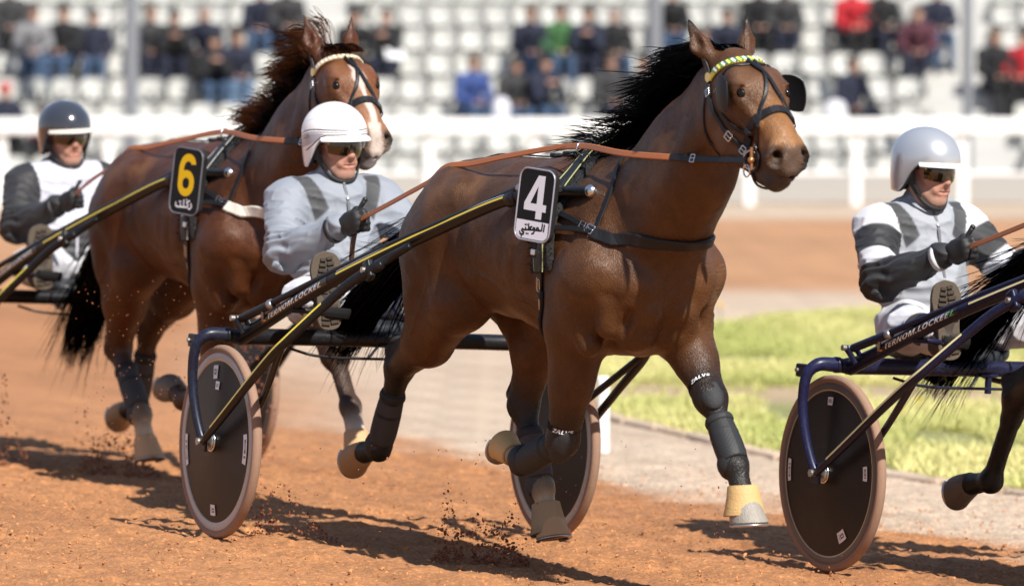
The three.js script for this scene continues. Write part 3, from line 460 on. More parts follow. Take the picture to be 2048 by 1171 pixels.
function strandsOf(rnd, n, root, flow, w, c, side, segs = 8) {
  const out = [];
  for (let i = 0; i < n; i++) { const r = root(rnd, i / n), f = flow(rnd, r); const P = []; for (let s = 0; s <= segs; s++) P.push(f(s / segs)); const k = .45 + 1.1 * rnd() ** 1.5; out.push({ p: P, w: w * (.6 + .8 * rnd()), side: side(rnd), c: [c[0] * k, c[1] * k, c[2] * k] }); }
  return out;
}
const mHair = new THREE.MeshPhysicalMaterial({ vertexColors: true, roughness: .34, specularIntensity: 1 });
function buildHorse(o, pose, C, seed) {
  const f = horseField(pose, C), rnd = rngOf(seed);
  const geo = netMesh(f, [-.5, -.02, -.25], [.5, 2.06, 3.14], .0075, {
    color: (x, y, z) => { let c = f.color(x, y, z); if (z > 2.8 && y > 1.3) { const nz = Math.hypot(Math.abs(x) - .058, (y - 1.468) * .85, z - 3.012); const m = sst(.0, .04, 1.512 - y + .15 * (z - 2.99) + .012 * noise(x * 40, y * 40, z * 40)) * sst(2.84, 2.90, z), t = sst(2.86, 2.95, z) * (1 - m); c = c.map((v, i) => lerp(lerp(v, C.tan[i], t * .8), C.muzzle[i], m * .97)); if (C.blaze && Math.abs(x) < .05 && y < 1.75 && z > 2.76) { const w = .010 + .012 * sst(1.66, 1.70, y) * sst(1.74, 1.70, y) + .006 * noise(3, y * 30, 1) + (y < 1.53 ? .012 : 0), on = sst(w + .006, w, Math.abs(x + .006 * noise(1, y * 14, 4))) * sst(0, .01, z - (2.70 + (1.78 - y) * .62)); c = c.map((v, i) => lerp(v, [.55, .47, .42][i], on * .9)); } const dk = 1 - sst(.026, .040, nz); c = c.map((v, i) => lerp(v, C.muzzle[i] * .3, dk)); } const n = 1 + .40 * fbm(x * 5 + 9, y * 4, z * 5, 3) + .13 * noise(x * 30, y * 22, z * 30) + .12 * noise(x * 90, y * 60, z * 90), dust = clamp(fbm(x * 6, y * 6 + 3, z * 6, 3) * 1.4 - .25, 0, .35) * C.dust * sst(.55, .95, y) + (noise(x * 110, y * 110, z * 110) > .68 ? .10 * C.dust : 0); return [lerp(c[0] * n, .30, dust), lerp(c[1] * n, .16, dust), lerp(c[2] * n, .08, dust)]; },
    wrinkle: (x, y, z) => .0036 * fbm(x * 10, y * 8, z * 10, 2) * (y > 1.3 && z > 2.6 ? .4 : 1) + .0008 * noise(x * 45, y * 40, z * 45),
  });
  const coat = new THREE.MeshPhysicalMaterial({ vertexColors: true, roughness: C.rough ?? .44, specularIntensity: .6, bumpMap: hairBump, bumpScale: .0021 });
  const body = part('body', geo, coat, o);
  for (const s of [-1, 1]) { const e = part('eye', new THREE.SphereGeometry(.0255, 20, 14), mEye, body); e.position.set(s * .083, 1.671, 2.828); e.scale.set(.58, .82, 1.2); e.rotation.x = .35; }
  // mane: rooted along the crest, blown back
  const crest = new THREE.CatmullRomCurve3([[0, 1.80, 2.60], [0, 1.765, 2.47], [0, 1.70, 2.385], [0, 1.61, 2.275], [0, 1.525, 2.16], [0, 1.46, 2.04], [0, 1.45, 1.92]].map(a => V(...a)));
  const mc = C.mane, m = C.maneFlow;
  const locks = Array.from({ length: 150 }, () => [rnd(), rnd(), rnd(), rnd(), rnd(), rnd()]);
  const S = strandsOf(rnd, m.n, (r, t) => { const k = Math.floor(r() * locks.length), p = crest.getPoint(clamp(locks[k][0] * 1.02 + (r() - .5) * .03, 0, 1)); p.x += (r() - .5) * .045; p.lock = locks[k]; return p; }, (r, p0) => {
    const q = p0.lock, fly = r() < .12 ? 2.4 : 1, j = (s) => (r() - .5) * s * fly;
    const L = m.len * (.4 + .7 * q[1] + j(.3)), up = m.up * (.1 + 1.2 * q[2] + j(.4)), sx = m.side + (q[3] - .5) * .15 + j(.05), droop = m.droop * (.2 + 1.2 * q[4] + j(.5)), wav = .022 * (q[5] - .3) + j(.006), ph = q[2] * 6 + j(.6);
    return (t) => V(p0.x + sx * t * L / .4 + wav * Math.sin(ph + t * 6), p0.y - .012 + up * Math.sin(Math.min(t * 1.5, 1.57)) - droop * t * t + wav * Math.sin(ph * 2 + t * 7), p0.z - L * (t * .6 + t * t * .4));
  }, m.w, mc, (r) => V(.25 * (r() - .5), 1, .5 * (r() - .5)).normalize());
  S.push(...strandsOf(rnd, 260, (r) => V((r() - .5) * .09, 1.805, 2.60 + .06 * r()), (r, p0) => { const L = .07 + .08 * r(), dx = (r() - .5) * .09, up = .03 * r(); return (t) => V(p0.x + dx * t, p0.y + up * Math.sin(t * 3) - .01 * t, p0.z + L * t * (C.forelock ?? -1) * (.5 + .5 * t)); }, .004, mc, (r) => V(r() - .5, .4, 0).normalize()));
  part('mane', hair(S), mHair, body);
  // tail
  const tc = new THREE.CatmullRomCurve3(pose.tail.map(a => V(...a)));
  const TS = strandsOf(rnd, 2300, (r) => r() ** 1.3 * .45, (r, t0) => {
    const a = r() * 6.28, q = Math.sqrt(r()), wild = r() < .13 ? 2.6 : 1, t1 = clamp(.62 + .45 * r(), t0 + .3, 1.03), ox = Math.cos(a) * q, oy = Math.sin(a) * q, ph = r() * 6, wv = .012 * r();
    return (t) => { const u = lerp(t0, t1, t), p = tc.getPoint(Math.min(u, 1)), sp = (.026 + .080 * Math.sin(Math.min(u * 2.0, 1.9))) * (t < .15 ? .5 + t * 3.3 : 1) * lerp(1, wild, t * t); return V(p.x + ox * sp * .8 + wv * Math.sin(ph + u * 9), p.y + oy * sp - (u > 1 ? (u - 1) * .5 : 0) + wv * Math.sin(ph * 1.7 + u * 8), p.z + oy * sp * .5); };
  }, .0042, C.tail ?? mc, (r) => V(r() - .5, r() - .2, r() - .5).normalize(), 11);
  part('tail', hair(TS), mHair, body);
  // hooves, boots
  for (const q of [pose.RH, pose.LH, pose.RF, pose.LF]) {
    const g = sub('hoof', o); limbFrame(g, q.cor, q.sole, q.toe); const hs = part('hoof_wall', HOOF, q.hoofMat, g); part('horseshoe', SHOE, mShoe, g); g.scale.setScalar(q.small ?? 1.1); if (q.bell) part('bell_boot', BELL, q.bell === 2 ? mFuzzy : mTan, g).scale.set(.96, q.bell === 2 ? 1.25 : 1.1, .96);
    if (q.boot) {
      const knee = q.knee ?? q.hock, b = part(q.knee ? 'tendon_boot' : 'hind_boot', sleeve(knee, q.fet, q.boot[0], q.boot[1], .043, .05), q.bootMat, o);
      for (const t of [.35, .55, .75]) part('boot_strap', sleeve(knee, q.fet, t - .05, t + .05, .0488, .0495, 4, .001), mStrapBoot, b);
      const dz = V(...q.fet).sub(V(...knee)).normalize(), bx = V(...q.toe); bx.addScaledVector(dz, -bx.dot(dz)).normalize();
      const c = V(...q.fet).addScaledVector(bx, -.012); part('fetlock_cup', sleeve(c.clone().addScaledVector(dz, -.05).toArray(), c.clone().addScaledVector(dz, .02).toArray(), 0, 1, .046, .047, 6, .008), q.bootMat, b);
    }
    if (q.kneeBoot) { const u = V(...q.knee).sub(V(...q.elbow)).normalize(), a = V(...q.knee).addScaledVector(u, -.075), b = V(...q.knee).addScaledVector(V(...q.fet).sub(V(...q.knee)).normalize(), .055); const kb = part('knee_boot', tube([a, V(...q.knee).addScaledVector(V(...q.toe), 0), b], [.053, .059, .043], { n: 20, seg: 14 }), mBoot, o); { const kp = part('knee_pad', new THREE.SphereGeometry(1, 24, 16), mBoot, kb), d = V(...q.fet).sub(V(...q.elbow)).normalize(), fw = V(-d.x * 0 - .35, -d.z * 0, 1); fw.addScaledVector(d, -fw.dot(d)).normalize(); kp.position.set(...q.knee).addScaledVector(fw, .034); kp.quaternion.setFromRotationMatrix(new THREE.Matrix4().makeBasis(d.clone().cross(fw), d, fw)); kp.scale.set(.043, .075, .027); }
      part('boot_strap', tube([a.clone().addScaledVector(u, .005), a.clone().addScaledVector(u, .03)], [.0595, .0615], { n: 20, smooth: false }), mStrapB, kb); const lp = arcText(a.clone().addScaledVector(u, .012), a.clone().addScaledVector(u, .034), .0625, .064); part('boot_lettering', lp, mBootText, kb); }
  }
  return f;
}
const earPose = { earR: { mid: [-.085, 1.825, 2.575], tip: [-.095, 1.905, 2.515] }, earL: { mid: [.08, 1.83, 2.60], tip: [.078, 1.915, 2.60] } };
const WHITE = [.55, .42, .27];
const pose4 = {
  ...earPose,
  RH: { stifle: [-.17, .92, .99], gaskin: [-.15, .76, .68], hock: [-.13, .645, .395], point: [-.13, .70, .335], fet: [-.13, .325, .215], cor: [-.13, .302, .075], sole: [-.13, .294, -.01], toe: [0, -1, .05], hoofMat: mHoofPale, boot: [.28, .9], bootMat: mBootGrey },
  LH: { stifle: [.17, .90, 1.13], gaskin: [.14, .74, .985], hock: [.12, .53, .915], point: [.12, .565, .845], fet: [.12, .245, 1.06], cor: [.12, .152, 1.10], sole: [.12, .07, 1.125], toe: [0, .0, 1], hoofMat: mHoofPale, white: WHITE, bell: 2, boot: [.3, .9], bootMat: mBootGrey },
  RF: { elbow: [-.16, .87, 1.86], knee: [-.15, .475, 1.735], fet: [-.165, .372, 1.455], cor: [-.165, .408, 1.365], sole: [-.165, .44, 1.27], toe: [0, -1, -.2], hoofMat: mHoofDark, small: .92, white: WHITE, bell: 1, boot: [.18, .92], bootMat: mBoot, kneeBoot: 1 },
  LF: { elbow: [.16, .88, 1.99], knee: [.14, .645, 2.25], fet: [.14, .43, 2.42], cor: [.14, .335, 2.47], sole: [.14, .25, 2.48], toe: [0, -.25, 1], hoofMat: mHoofGrey, bell: 1, boot: [.3, .95], bootMat: mBoot, kneeBoot: 1 },
  tail: [[0, 1.24, .60], [0, 1.23, .50], [-.02, 1.12, .34], [-.05, .98, .15], [-.08, .85, -.02], [-.11, .70, -.17]],
};
const bay = { body: [.072, .0292, .0100], dark: [.016, .010, .008], leg: [.014, .012, .011], face: [.088, .038, .016], tan: [.23, .105, .037], muzzle: [.034, .027, .026], mane: [.020, .019, .021], maneFlow: { n: 3800, len: .38, up: .075, droop: .10, side: -.02, w: .0034 }, dust: .5 };
const pose6 = {
  earR: { mid: [-.08, 1.84, 2.60], tip: [-.092, 1.935, 2.56] }, earL: { mid: [.08, 1.84, 2.61], tip: [.085, 1.93, 2.60] },
  RH: { stifle: [-.17, .92, 1.0], gaskin: [-.15, .76, .80], hock: [-.13, .56, .66], point: [-.13, .60, .59], fet: [-.13, .30, .93], cor: [-.13, .205, .975], sole: [-.13, .12, 1.0], toe: [0, -.35, 1], hoofMat: mHoofPale, white: WHITE, boot: [.3, .9], bootMat: mBootGrey },
  LH: { stifle: [.17, .92, .98], gaskin: [.14, .77, .62], hock: [.12, .62, .38], point: [.12, .69, .32], fet: [.12, .28, .23], cor: [.12, .25, .10], sole: [.12, .245, .01], toe: [0, -1, .05], hoofMat: mHoofPale, boot: [.3, .9], bootMat: mBootGrey },
  RF: { elbow: [-.16, .87, 1.88], knee: [-.15, .475, 1.78], fet: [-.16, .40, 1.48], cor: [-.16, .43, 1.40], sole: [-.16, .47, 1.31], toe: [0, -1, -.2], hoofMat: mHoofDark },
  LF: { elbow: [.16, .88, 2.03], knee: [.14, .62, 2.32], fet: [.14, .43, 2.47], cor: [.14, .335, 2.52], sole: [.14, .25, 2.535], toe: [0, -.25, 1], hoofMat: mHoofPale, white: [.6, .5, .4] },
  tail: [[0, 1.24, .60], [0, 1.22, .50], [-.03, 1.06, .36], [-.06, .86, .25], [-.08, .68, .16], [-.10, .52, .08]],
};
const chestnut = { body: [.068, .0205, .0058], dark: [.042, .016, .007], leg: [.06, .035, .022], face: [.15, .055, .02], tan: [.24, .11, .055], muzzle: [.20, .15, .125], mane: [.25, .08, .028], tail: [.03, .013, .008], maneFlow: { n: 2800, len: .27, up: .14, droop: .05, side: -.03, w: .0036 }, dust: .5, forelock: 1, blaze: true };
chestnut.leg = [.05, .026, .016];
const black = { body: [.014, .011, .010], dark: [.010, .009, .008], leg: [.008, .008, .008], face: [.014, .011, .010], tan: [.02, .015, .012], muzzle: [.02, .018, .018], mane: [.010, .009, .010], maneFlow: bay.maneFlow, dust: .12 };

const YAW = 27 * Math.PI / 180, YAW6 = 26 * Math.PI / 180, ROLL = Math.atan(.05);
const SPOT = { four: { p: [-.48, 0, -16.32], yaw: YAW, y: -.035 }, six: { p: [-1.879, -.011, -19.54], yaw: YAW6, y: -.046 }, right: { p: [1.787, -.095, -16.07], yaw: YAW, y: -.13 } };
const place6 = (o) => { o.scale.setScalar(1.05); o.position.set(SPOT.six.p[0] - Math.sin(YAW6) * .1, SPOT.six.p[1] - .055, SPOT.six.p[2] - Math.cos(YAW6) * .1); o.rotation.y = YAW6; };

const horse4 = thing('horse', 'bay horse with black mane, blinkers and number four plate, trotting', 'horse', 'trotting horses', SPOT.four.p, YAW);
const field4 = buildHorse(horse4, pose4, bay, 41);
const horse6 = thing('horse', 'chestnut horse with red-brown mane and yellow number six plate', 'horse', 'trotting horses'); place6(horse6);
const field6 = buildHorse(horse6, pose6, chestnut, 61);
const horseR = thing('horse', 'black horse cut by the right edge, only hind leg and tail seen', 'horse', 'trotting horses', SPOT.right.p, YAW);
buildHorse(horseR, { ...pose4, RH: { ...pose4.RH, boot: null, hoofMat: mHoofDark }, LH: { ...pose4.LH, white: null, boot: null } }, black, 91);
// ---------- sulkies ----------
const chipMap = grainTex(512, (u, v) => { const a = tileNoise(u, v, 130, 31), b = tileNoise(u, v, 18, 32), s = a > .88 && b > .55 ? .95 : 0; const k = .30 + .10 * (tileNoise(u, v, 40, 33) - .5) + .5 * s; return k; }, true);
const paint = (r, g, b) => { const t = chipMap.clone(); t.repeat.set(6, 6); t.needsUpdate = true; return new THREE.MeshPhysicalMaterial({ color: lin(r * 12, g * 12, b * 12), map: t, roughness: .38, specularIntensity: .45, clearcoat: .08, clearcoatRoughness: .2 }); };
function arcPatch(pts, rad, dir, half, lift = .0012, seg = 24, na = 6, from = 0, to = 1) {
  const cur = new THREE.CatmullRomCurve3(pts.map(p => V(...p)), false, 'centripetal'), pos = [], uv = [], tri = [], D = V(...dir);
  for (let s = 0; s <= seg; s++) {
    const t = lerp(from, to, s / seg), a = t * (pts.length - 1), i = Math.min(Math.floor(a), pts.length - 2), r = (Array.isArray(rad) ? lerp(rad[i], rad[i + 1], a - i) : rad) + lift;
    const c = cur.getPoint(t), T = cur.getTangent(t), d = D.clone().addScaledVector(T, -D.dot(T)).normalize(), b = T.clone().cross(d);
    for (let k = 0; k <= na; k++) { const q = (k / na * 2 - 1) * half; pos.push(c.x + (d.x * Math.cos(q) + b.x * Math.sin(q)) * r, c.y + (d.y * Math.cos(q) + b.y * Math.sin(q)) * r, c.z + (d.z * Math.cos(q) + b.z * Math.sin(q)) * r); uv.push(s / seg, k / na); if (s && k) { const o = s * (na + 1) + k, m = o - na - 1; tri.push(m - 1, o - 1, o, m - 1, o, m); } }
  }
  const g = new THREE.BufferGeometry(); g.setAttribute('position', new THREE.Float32BufferAttribute(pos, 3)); g.setAttribute('uv', new THREE.Float32BufferAttribute(uv, 2)); g.setIndex(tri); g.computeVertexNormals(); return g;
}
function shaftLettering(text, bg, tail, flip) {
  const c = document.createElement('canvas'); c.width = 1024; c.height = 128; const x = c.getContext('2d'); x.fillStyle = bg; x.fillRect(0, 0, 1024, 128);
  if (flip) { x.translate(0, 128); x.scale(1, -1); }
  x.font = 'italic bold 112px sans-serif'; x.setTransform(.93, 0, 0, flip ? -1 : 1, 110, flip ? 18 : 110); x.transform(1, 0, -.18, 1, 0, 0);
  const g = x.createLinearGradient(0, 0, 960, 0); g.addColorStop(0, '#f4ecd2'); g.addColorStop(.9, '#dfdfe6'); g.addColorStop(1, tail); x.fillStyle = g; x.fillText(text, 0, 0, 950);
  x.setTransform(1, 0, 0, flip ? -1 : 1, 0, flip ? 128 : 0); x.strokeStyle = '#e8a11c'; x.lineWidth = 20; x.beginPath(); x.arc(70, 64, 34, 1.2, 4.4); x.stroke(); x.strokeStyle = '#c4422a'; x.lineWidth = 9; x.beginPath(); x.arc(70, 64, 46, 1.2, 3.2); x.stroke();
  const t = new THREE.CanvasTexture(c); t.colorSpace = THREE.SRGBColorSpace; return new THREE.MeshPhysicalMaterial({ map: t, roughness: .35, clearcoat: .5 });
}
const L2 = (pts) => new THREE.LatheGeometry(pts.map(a => new THREE.Vector2(...a)), 72).rotateZ(Math.PI / 2);
const tyreG = L2([[.331, -.013], [.338, -.0175], [.348, -.019], [.356, -.014], [.3605, -.005], [.3605, .005], [.356, .014], [.348, .019], [.338, .0175], [.331, .013]]);
const rimG = L2([[.300, -.0125], [.306, -.0150], [.318, -.0165], [.330, -.0155], [.3325, -.0125], [.3325, .0125], [.330, .0155], [.318, .0165], [.306, .0150], [.300, .0125]]);
const rimLineG = L2([[.3035, -.0152], [.3055, -.0162], [.3075, -.0152]]), rimLineG2 = L2([[.3075, .0152], [.3055, .0162], [.3035, .0152]]);
const discG = (s) => L2([[.0, s * .031], [.03, s * .031], [.05, s * .0295], [.16, s * .0225], [.28, s * .0140], [.304, s * .0128]].map(a => a).reverse().map(a => s > 0 ? a : a));
const hubG = merge([L2([[0, -.062], [.013, -.062], [.013, -.05], [.03, -.048], [.032, -.034], [.032, .034], [.03, .048], [.013, .05], [.013, .062], [0, .062]])]);
const hubRingG = at(new THREE.TorusGeometry(.034, .005, 8, 28), -.036, 0, 0, 0, Math.PI / 2, 0);
const stickerG = (a0, wa, r0, r1) => { const pos = [], uv = [], tri = [], n = 6; for (let i = 0; i <= n; i++) for (const r of [r0, r1]) { const a = a0 + wa * (i / n - .5), x = -(.0155 + (.304 - r) * .075); pos.push(x, Math.cos(a) * r, Math.sin(a) * r); uv.push(i / n, r === r0 ? 0 : 1); if (i && r === r1) { const o = pos.length / 3 - 1; tri.push(o - 3, o - 2, o, o - 3, o, o - 1); } } const g = new THREE.BufferGeometry(); g.setAttribute('position', new THREE.Float32BufferAttribute(pos, 3)); g.setAttribute('uv', new THREE.Float32BufferAttribute(uv, 2)); g.setIndex(tri); g.computeVertexNormals(); return g; };
const mSticker = (() => { const c = document.createElement('canvas'); c.width = 128; c.height = 64; const x = c.getContext('2d'); x.fillStyle = '#dcd9de'; x.fillRect(0, 0, 128, 64); x.fillStyle = '#3a3436'; x.fillRect(22, 18, 60, 26); x.fillStyle = '#dcd9de'; x.fillRect(34, 26, 34, 10); x.fillStyle = '#6a6468'; x.fillRect(92, 14, 10, 36); const t = new THREE.CanvasTexture(c); t.colorSpace = THREE.SRGBColorSpace; return new THREE.MeshStandardMaterial({ map: t, roughness: .4, side: THREE.DoubleSide }); })();
const discMap = grainTex(256, (u, v) => { const d = tileNoise(u, v, 6, 51) * .5 + tileNoise(u, v, 30, 52) * .5, s = tileNoise(u, v, 90, 53); return .26 + .16 * Math.max(0, d - .45) + (s > .93 ? .12 : 0); }, true);
const mTyre = mat(.27, .165, .112, .85, { bumpMap: dirtBump, bumpScale: .0015 }), mRimPale = mat(.40, .385, .39, .4, { metalness: .2 }), mRimDark = mat(.10, .085, .08, .4), mRimLine = mat(.55, .42, .22, .4), mDisc = new THREE.MeshPhysicalMaterial({ color: lin(.20, .145, .115), map: discMap, roughness: .4, specularIntensity: .5, side: THREE.DoubleSide }), mChrome = mat(.62, .62, .62, .25, { metalness: 1 }), mSteel = mat(.35, .35, .36, .4, { metalness: .9 });
const mVinyl = mat(.022, .026, .032, .38, { bumpMap: clothBump, bumpScale: .001 }), mBolt = mat(.4, .38, .35, .4, { metalness: .85 });
const SP = (X, Y, Z) => [X, Y + .035 + .05 * X, Z];
function buildSulky(o, st) {
  const mP = st.paint, shaft = [SP(-.625, .742, -.04), SP(-.60, .80, .10), SP(-.545, .966, .53), SP(-.41, 1.191, 1.188), SP(-.335, 1.311, 1.624), SP(-.285, 1.330, 1.82), SP(-.25, 1.337, 2.005)], sr = [.029, .0265, .0255, .0235, .022, .0205, .0195];
  for (const s of [1, -1]) { // 1: the side nearer the camera (the horse's right); -1: mirrored
    const m = (p) => [p[0] * s, p[1], p[2]], mm = (l) => l.map(m);
    const sh = part('shaft', tube(mm(shaft), sr, { n: 16, seg: 60 }), mP, o);
    part('shaft_tip', at(new THREE.SphereGeometry(.024, 16, 10), ...m(shaft[6])), mChrome, sh);
    part('shaft_collar', tube([m(SP(-.343, 1.298, 1.578)), m(SP(-.335, 1.309, 1.622))], [.0275, .0275], { n: 16, smooth: false }), mP, sh);
    part('stripe', arcPatch(mm(shaft), sr, [-s * .95, .22, .1], .15, .0012, 40, 3, .36, .645), st.stripe, sh);
    if (st.stripe2) part('stripe', arcPatch(mm(shaft), sr, [-s * .80, .60, 0], .06, .0012, 40, 2, .36, .645), st.stripe2, sh);
    part('lettering', arcPatch(mm(shaft), sr, [-s * 1, .02, .1], .55, .0013, 24, 8, .185, .345), s > 0 ? st.textFlip : st.text, sh);
    const fork = [SP(-.60, .742, -.04), SP(-.69, .756, -.045), SP(-.755, .757, -.05), SP(-.79, .725, -.06), SP(-.797, .62, -.075), SP(-.792, .50, -.055), SP(-.78, .40, -.02), SP(-.772, .362, 0)];
    const fk = part('wheel_fork', tube(mm(fork), [.027, .027, .025, .021, .019, .018, .018, .018], { n: 12, seg: 48 }), st.fork ?? mP, o);
    part('fork_sleeve', tube([m(SP(-.665, .754, -.044)), m(SP(-.685, .7555, -.045))], [.03, .03], { n: 14, smooth: false }), mP, fk);
    part('fork_plate', at(box(.016, .05, .075, .007), ...m(SP(-.79, .735, -.10))), mP, fk);
    part('bolt', at(new THREE.CylinderGeometry(.009, .009, .03, 10), ...m(SP(-.79, .735, -.12)), 0, 0, Math.PI / 2), mBolt, fk);
    part('dropout', at(box(.012, .075, .06, .01), ...m([-.772, .36, .0])), mP, fk);
    part('axle_nut', at(new THREE.CylinderGeometry(.015, .015, .028, 6), ...m([-.785, .36, 0]), 0, 0, Math.PI / 2), mBolt, fk);
    const strut = [[-.778, .362, .012], [-.772, .49, .214], [-.765, .62, .415], SP(-.756, .735, .595), SP(-.742, .772, .648), SP(-.66, .90, .775), SP(-.60, .99, .872), SP(-.535, 1.06, .985)], rr = [.015, .016, .0165, .0175, .018, .018, .0185, .019];
    const sg = part('strut', tube(mm(strut), rr, { n: 14, seg: 40 }), mP, o);
    part('stripe', arcPatch(mm(strut), rr, [-s * .95, .22, 0], .26, .0012, 40, 3, .06, .72), st.stripe, sg);
    part('inner_brace', tube(mm([SP(-.745, .752, .615), SP(-.655, .50, .23), [-.636, .365, .01]]), [.014, .0135, .013], { n: 10, seg: 20 }), mP, sg);
    const jn = part('strut_bracket', at(box(.03, .075, .05, .01), ...m(SP(-.56, 1.035, .93)), -.5, 0, 0), mP, sg);
    part('bolt', at(new THREE.CylinderGeometry(.011, .011, .05, 12), ...m(SP(-.565, 1.035, .93)), 0, 0, Math.PI / 2), mBolt, sg);
    part('bracket_arm', tube(mm([SP(-.545, 1.05, .95), SP(-.50, 1.085, .99), SP(-.475, 1.125, 1.08)]), [.018, .017, .013], { n: 10 }), mP, sg);
    const rod = part('adjusting_rod', tube(mm([SP(-.655, .815, .015), SP(-.505, 1.075, .77), SP(-.335, 1.339, 1.635)]), [.0125, .012, .0125], { n: 10, seg: 30 }), mP, o);
    part('rod_sleeve', tube(mm([SP(-.652, .82, .03), SP(-.622, .877, .205)]), [.0165, .0165], { n: 12, smooth: false }), mP, rod);
    part('rod_cap', at(new THREE.SphereGeometry(.0165, 12, 8), ...m(SP(-.334, 1.340, 1.638))), mSteel, rod);
    part('rod_collar', tube(mm([SP(-.621, .878, .207), SP(-.618, .884, .225)]), [.0185, .0185], { n: 12, smooth: false }), mSteel, rod);
    for (const [dz, dx] of [[0, .02], [0, -.02]]) part('rod_bracket', tube(mm([SP(-.655 + dx, .825, .012), SP(-.632 + dx, .765, .05)]), [.013, .011], { n: 8, smooth: false, sq: [.5, 1] }), mP, rod);
    part('rod_bracket', tube(mm([SP(-.63, .855, .17), SP(-.605, .80, .13)]), [.012, .012], { n: 8, smooth: false, sq: [.6, 1] }), mSteel, rod);
    part('bolt', at(new THREE.CylinderGeometry(.011, .011, .07, 12), ...m(SP(-.655, .82, .012)), 0, 0, Math.PI / 2), mBolt, rod);
    // wheel
    const w = sub('wheel', o); w.position.set(-.705 * s, .36, 0); w.rotation.y = s > 0 ? 0 : Math.PI; w.rotation.x = s > 0 ? 0 : .9;
    part('tyre', tyreG, mTyre, w); part('rim', rimG, st.rim, w); part('rim_line', rimLineG, mRimLine, w); part('rim_line', rimLineG2, mRimLine, w); part('disc_cover', discG(-1), mDisc, w); part('disc_cover', discG(1), mDisc, w); part('hub', hubG, mSteel, w); part('hub_ring', hubRingG, mChrome, w);
    for (const [a, wa, r0, r1] of st.stickers) part('sticker', stickerG(a, wa, r0, r1), mSticker, w);
    // foot rest: bracket, plate and toe strap
    const fr = part('foot_rest', tube(mm([SP(-.585, .865, .33), SP(-.52, .86, .345), SP(-.43, .845, .34)]), [.011, .011, .011], { n: 8 }), mP, o);
    part('toe_strap', tube(mm([[-.468, .875, .31], [-.472, .87, .350], [-.458, .868, .366], [-.376, .862, .366], [-.360, .86, .350], [-.364, .86, .31]]), .021, { n: 8, sq: [1, .26], up: [-1 * s, 0, 0] }), mStrapB, fr);
  }
  const cb = part('crossbar', tube([SP(-.63, .742, -.05), SP(-.45, .733, -.075), SP(0, .725, -.08), SP(.45, .733 - .045, -.075), SP(.63, .742 - .063, -.05)].map(p => [p[0], .752, p[2]]), [.031, .031, .031, .031, .031], { n: 16, seg: 40 }), mP, o);
  // seat on its frame
  const cush = new THREE.SphereGeometry(1, 40, 24), pp = cush.attributes.position;
  for (let i = 0; i < pp.count; i++) { const x = pp.getX(i), y = pp.getY(i), z = pp.getZ(i), se = (v, e) => Math.sign(v) * Math.abs(v) ** e; const X = se(x, .6) * .24 * (1 - .12 * z), Z = se(z, .6) * .20, Y = se(y, .7) * .042 + .05 * (x * x) * .5 - (z > 0 ? .012 * z : -.03 * z * z); pp.setXYZ(i, X, Y, Z); }
  cush.computeVertexNormals(); const seat = part('seat_cushion', at(cush, 0, .795, -.36), mVinyl, o);
  part('seat_pan', at(box(.40, .02, .32, .008), 0, .755, -.36), mSteel, seat);
  for (const s of [-1, 1]) part('seat_bracket', tube([[s * .13, .75, -.22], [s * .13, .757, -.08]], .014, { n: 8, smooth: false }), mP, o), part('seat_bracket', tube([[s * .13, .755, -.45], [s * .15, .70, -.2], [s * .16, .735, -.085]], .011, { n: 8 }), mP, o);
  const ur = part('under_rod', tube([[-.40, .71, -.09], [-.30, .685, -.06], [.06, .678, -.05]], .0055, { n: 6 }), mP, o);
  part('rod_link', tube([[-.08, .683, -.055], [-.03, .735, -.07]], .006, { n: 6, smooth: false }), mSteel, ur);
  part('clamp', at(box(.08, .012, .05), .0, .728, -.07), mP, ur); part('clamp_nut', at(new THREE.CylinderGeometry(.013, .013, .06, 8), .0, .69, -.055), mP, ur);
  return o;
}
const stickers = [[-.10, .15, .235, .285], [.02, .16, .195, .225], [1.60, .40, .262, .29], [3.12, .17, .235, .275], [-1.75, .42, .268, .295]];
const text4 = shaftLettering('TERNOM.LOCKEL', '#0d0d10', '#b9c53a', false), text4f = shaftLettering('TERNOM.LOCKEL', '#0d0d10', '#b9c53a', true);
const yellow = mat(.72, .55, .03, .4, { clearcoat: .4 }), silverLine = mat(.45, .45, .5, .35), paleYellow = mat(.68, .60, .30, .45);
const sulky4 = thing('sulky', 'black racing sulky with yellow pinstripes hitched to horse number four', 'sulky', 'racing sulkies');
buildSulky(sulky4, { paint: paint(.010, .010, .012), stripe: yellow, stripe2: silverLine, text: text4, textFlip: text4f, rim: mRimPale, stickers, fork: paint(.012, .014, .028) });
const setSulky = (o, sp) => { o.position.set(sp.p[0], sp.y, sp.p[2]); o.rotation.set(0, sp.yaw, -ROLL, 'YXZ'); };
setSulky(sulky4, SPOT.four);
const textR = shaftLettering('TERNOM.LOCKEEL', '#0a0c22', '#57b04a', false), textRf = shaftLettering('TERNOM.LOCKEEL', '#0a0c22', '#57b04a', true);
const sulkyR = thing('sulky', 'navy blue racing sulky with cream pinstripes at the right edge', 'sulky', 'racing sulkies');
buildSulky(sulkyR, { paint: paint(.010, .011, .036), stripe: paleYellow, text: textR, textFlip: textRf, rim: mRimDark, stickers: [[.0, .13, .25, .28], [1.5, .2, .25, .275], [2.65, .2, .23, .27], [-1.6, .3, .262, .285]], fork: paint(.012, .014, .05) });
setSulky(sulkyR, SPOT.right);
const sulky6 = thing('sulky', 'black racing sulky with yellow stripes behind the chestnut horse', 'sulky', 'racing sulkies');
buildSulky(sulky6, { paint: paint(.009, .009, .010), stripe: yellow, text: text4, textFlip: text4f, rim: mRimDark, stickers: [[.4, .15, .23, .28]] });
setSulky(sulky6, SPOT.six);
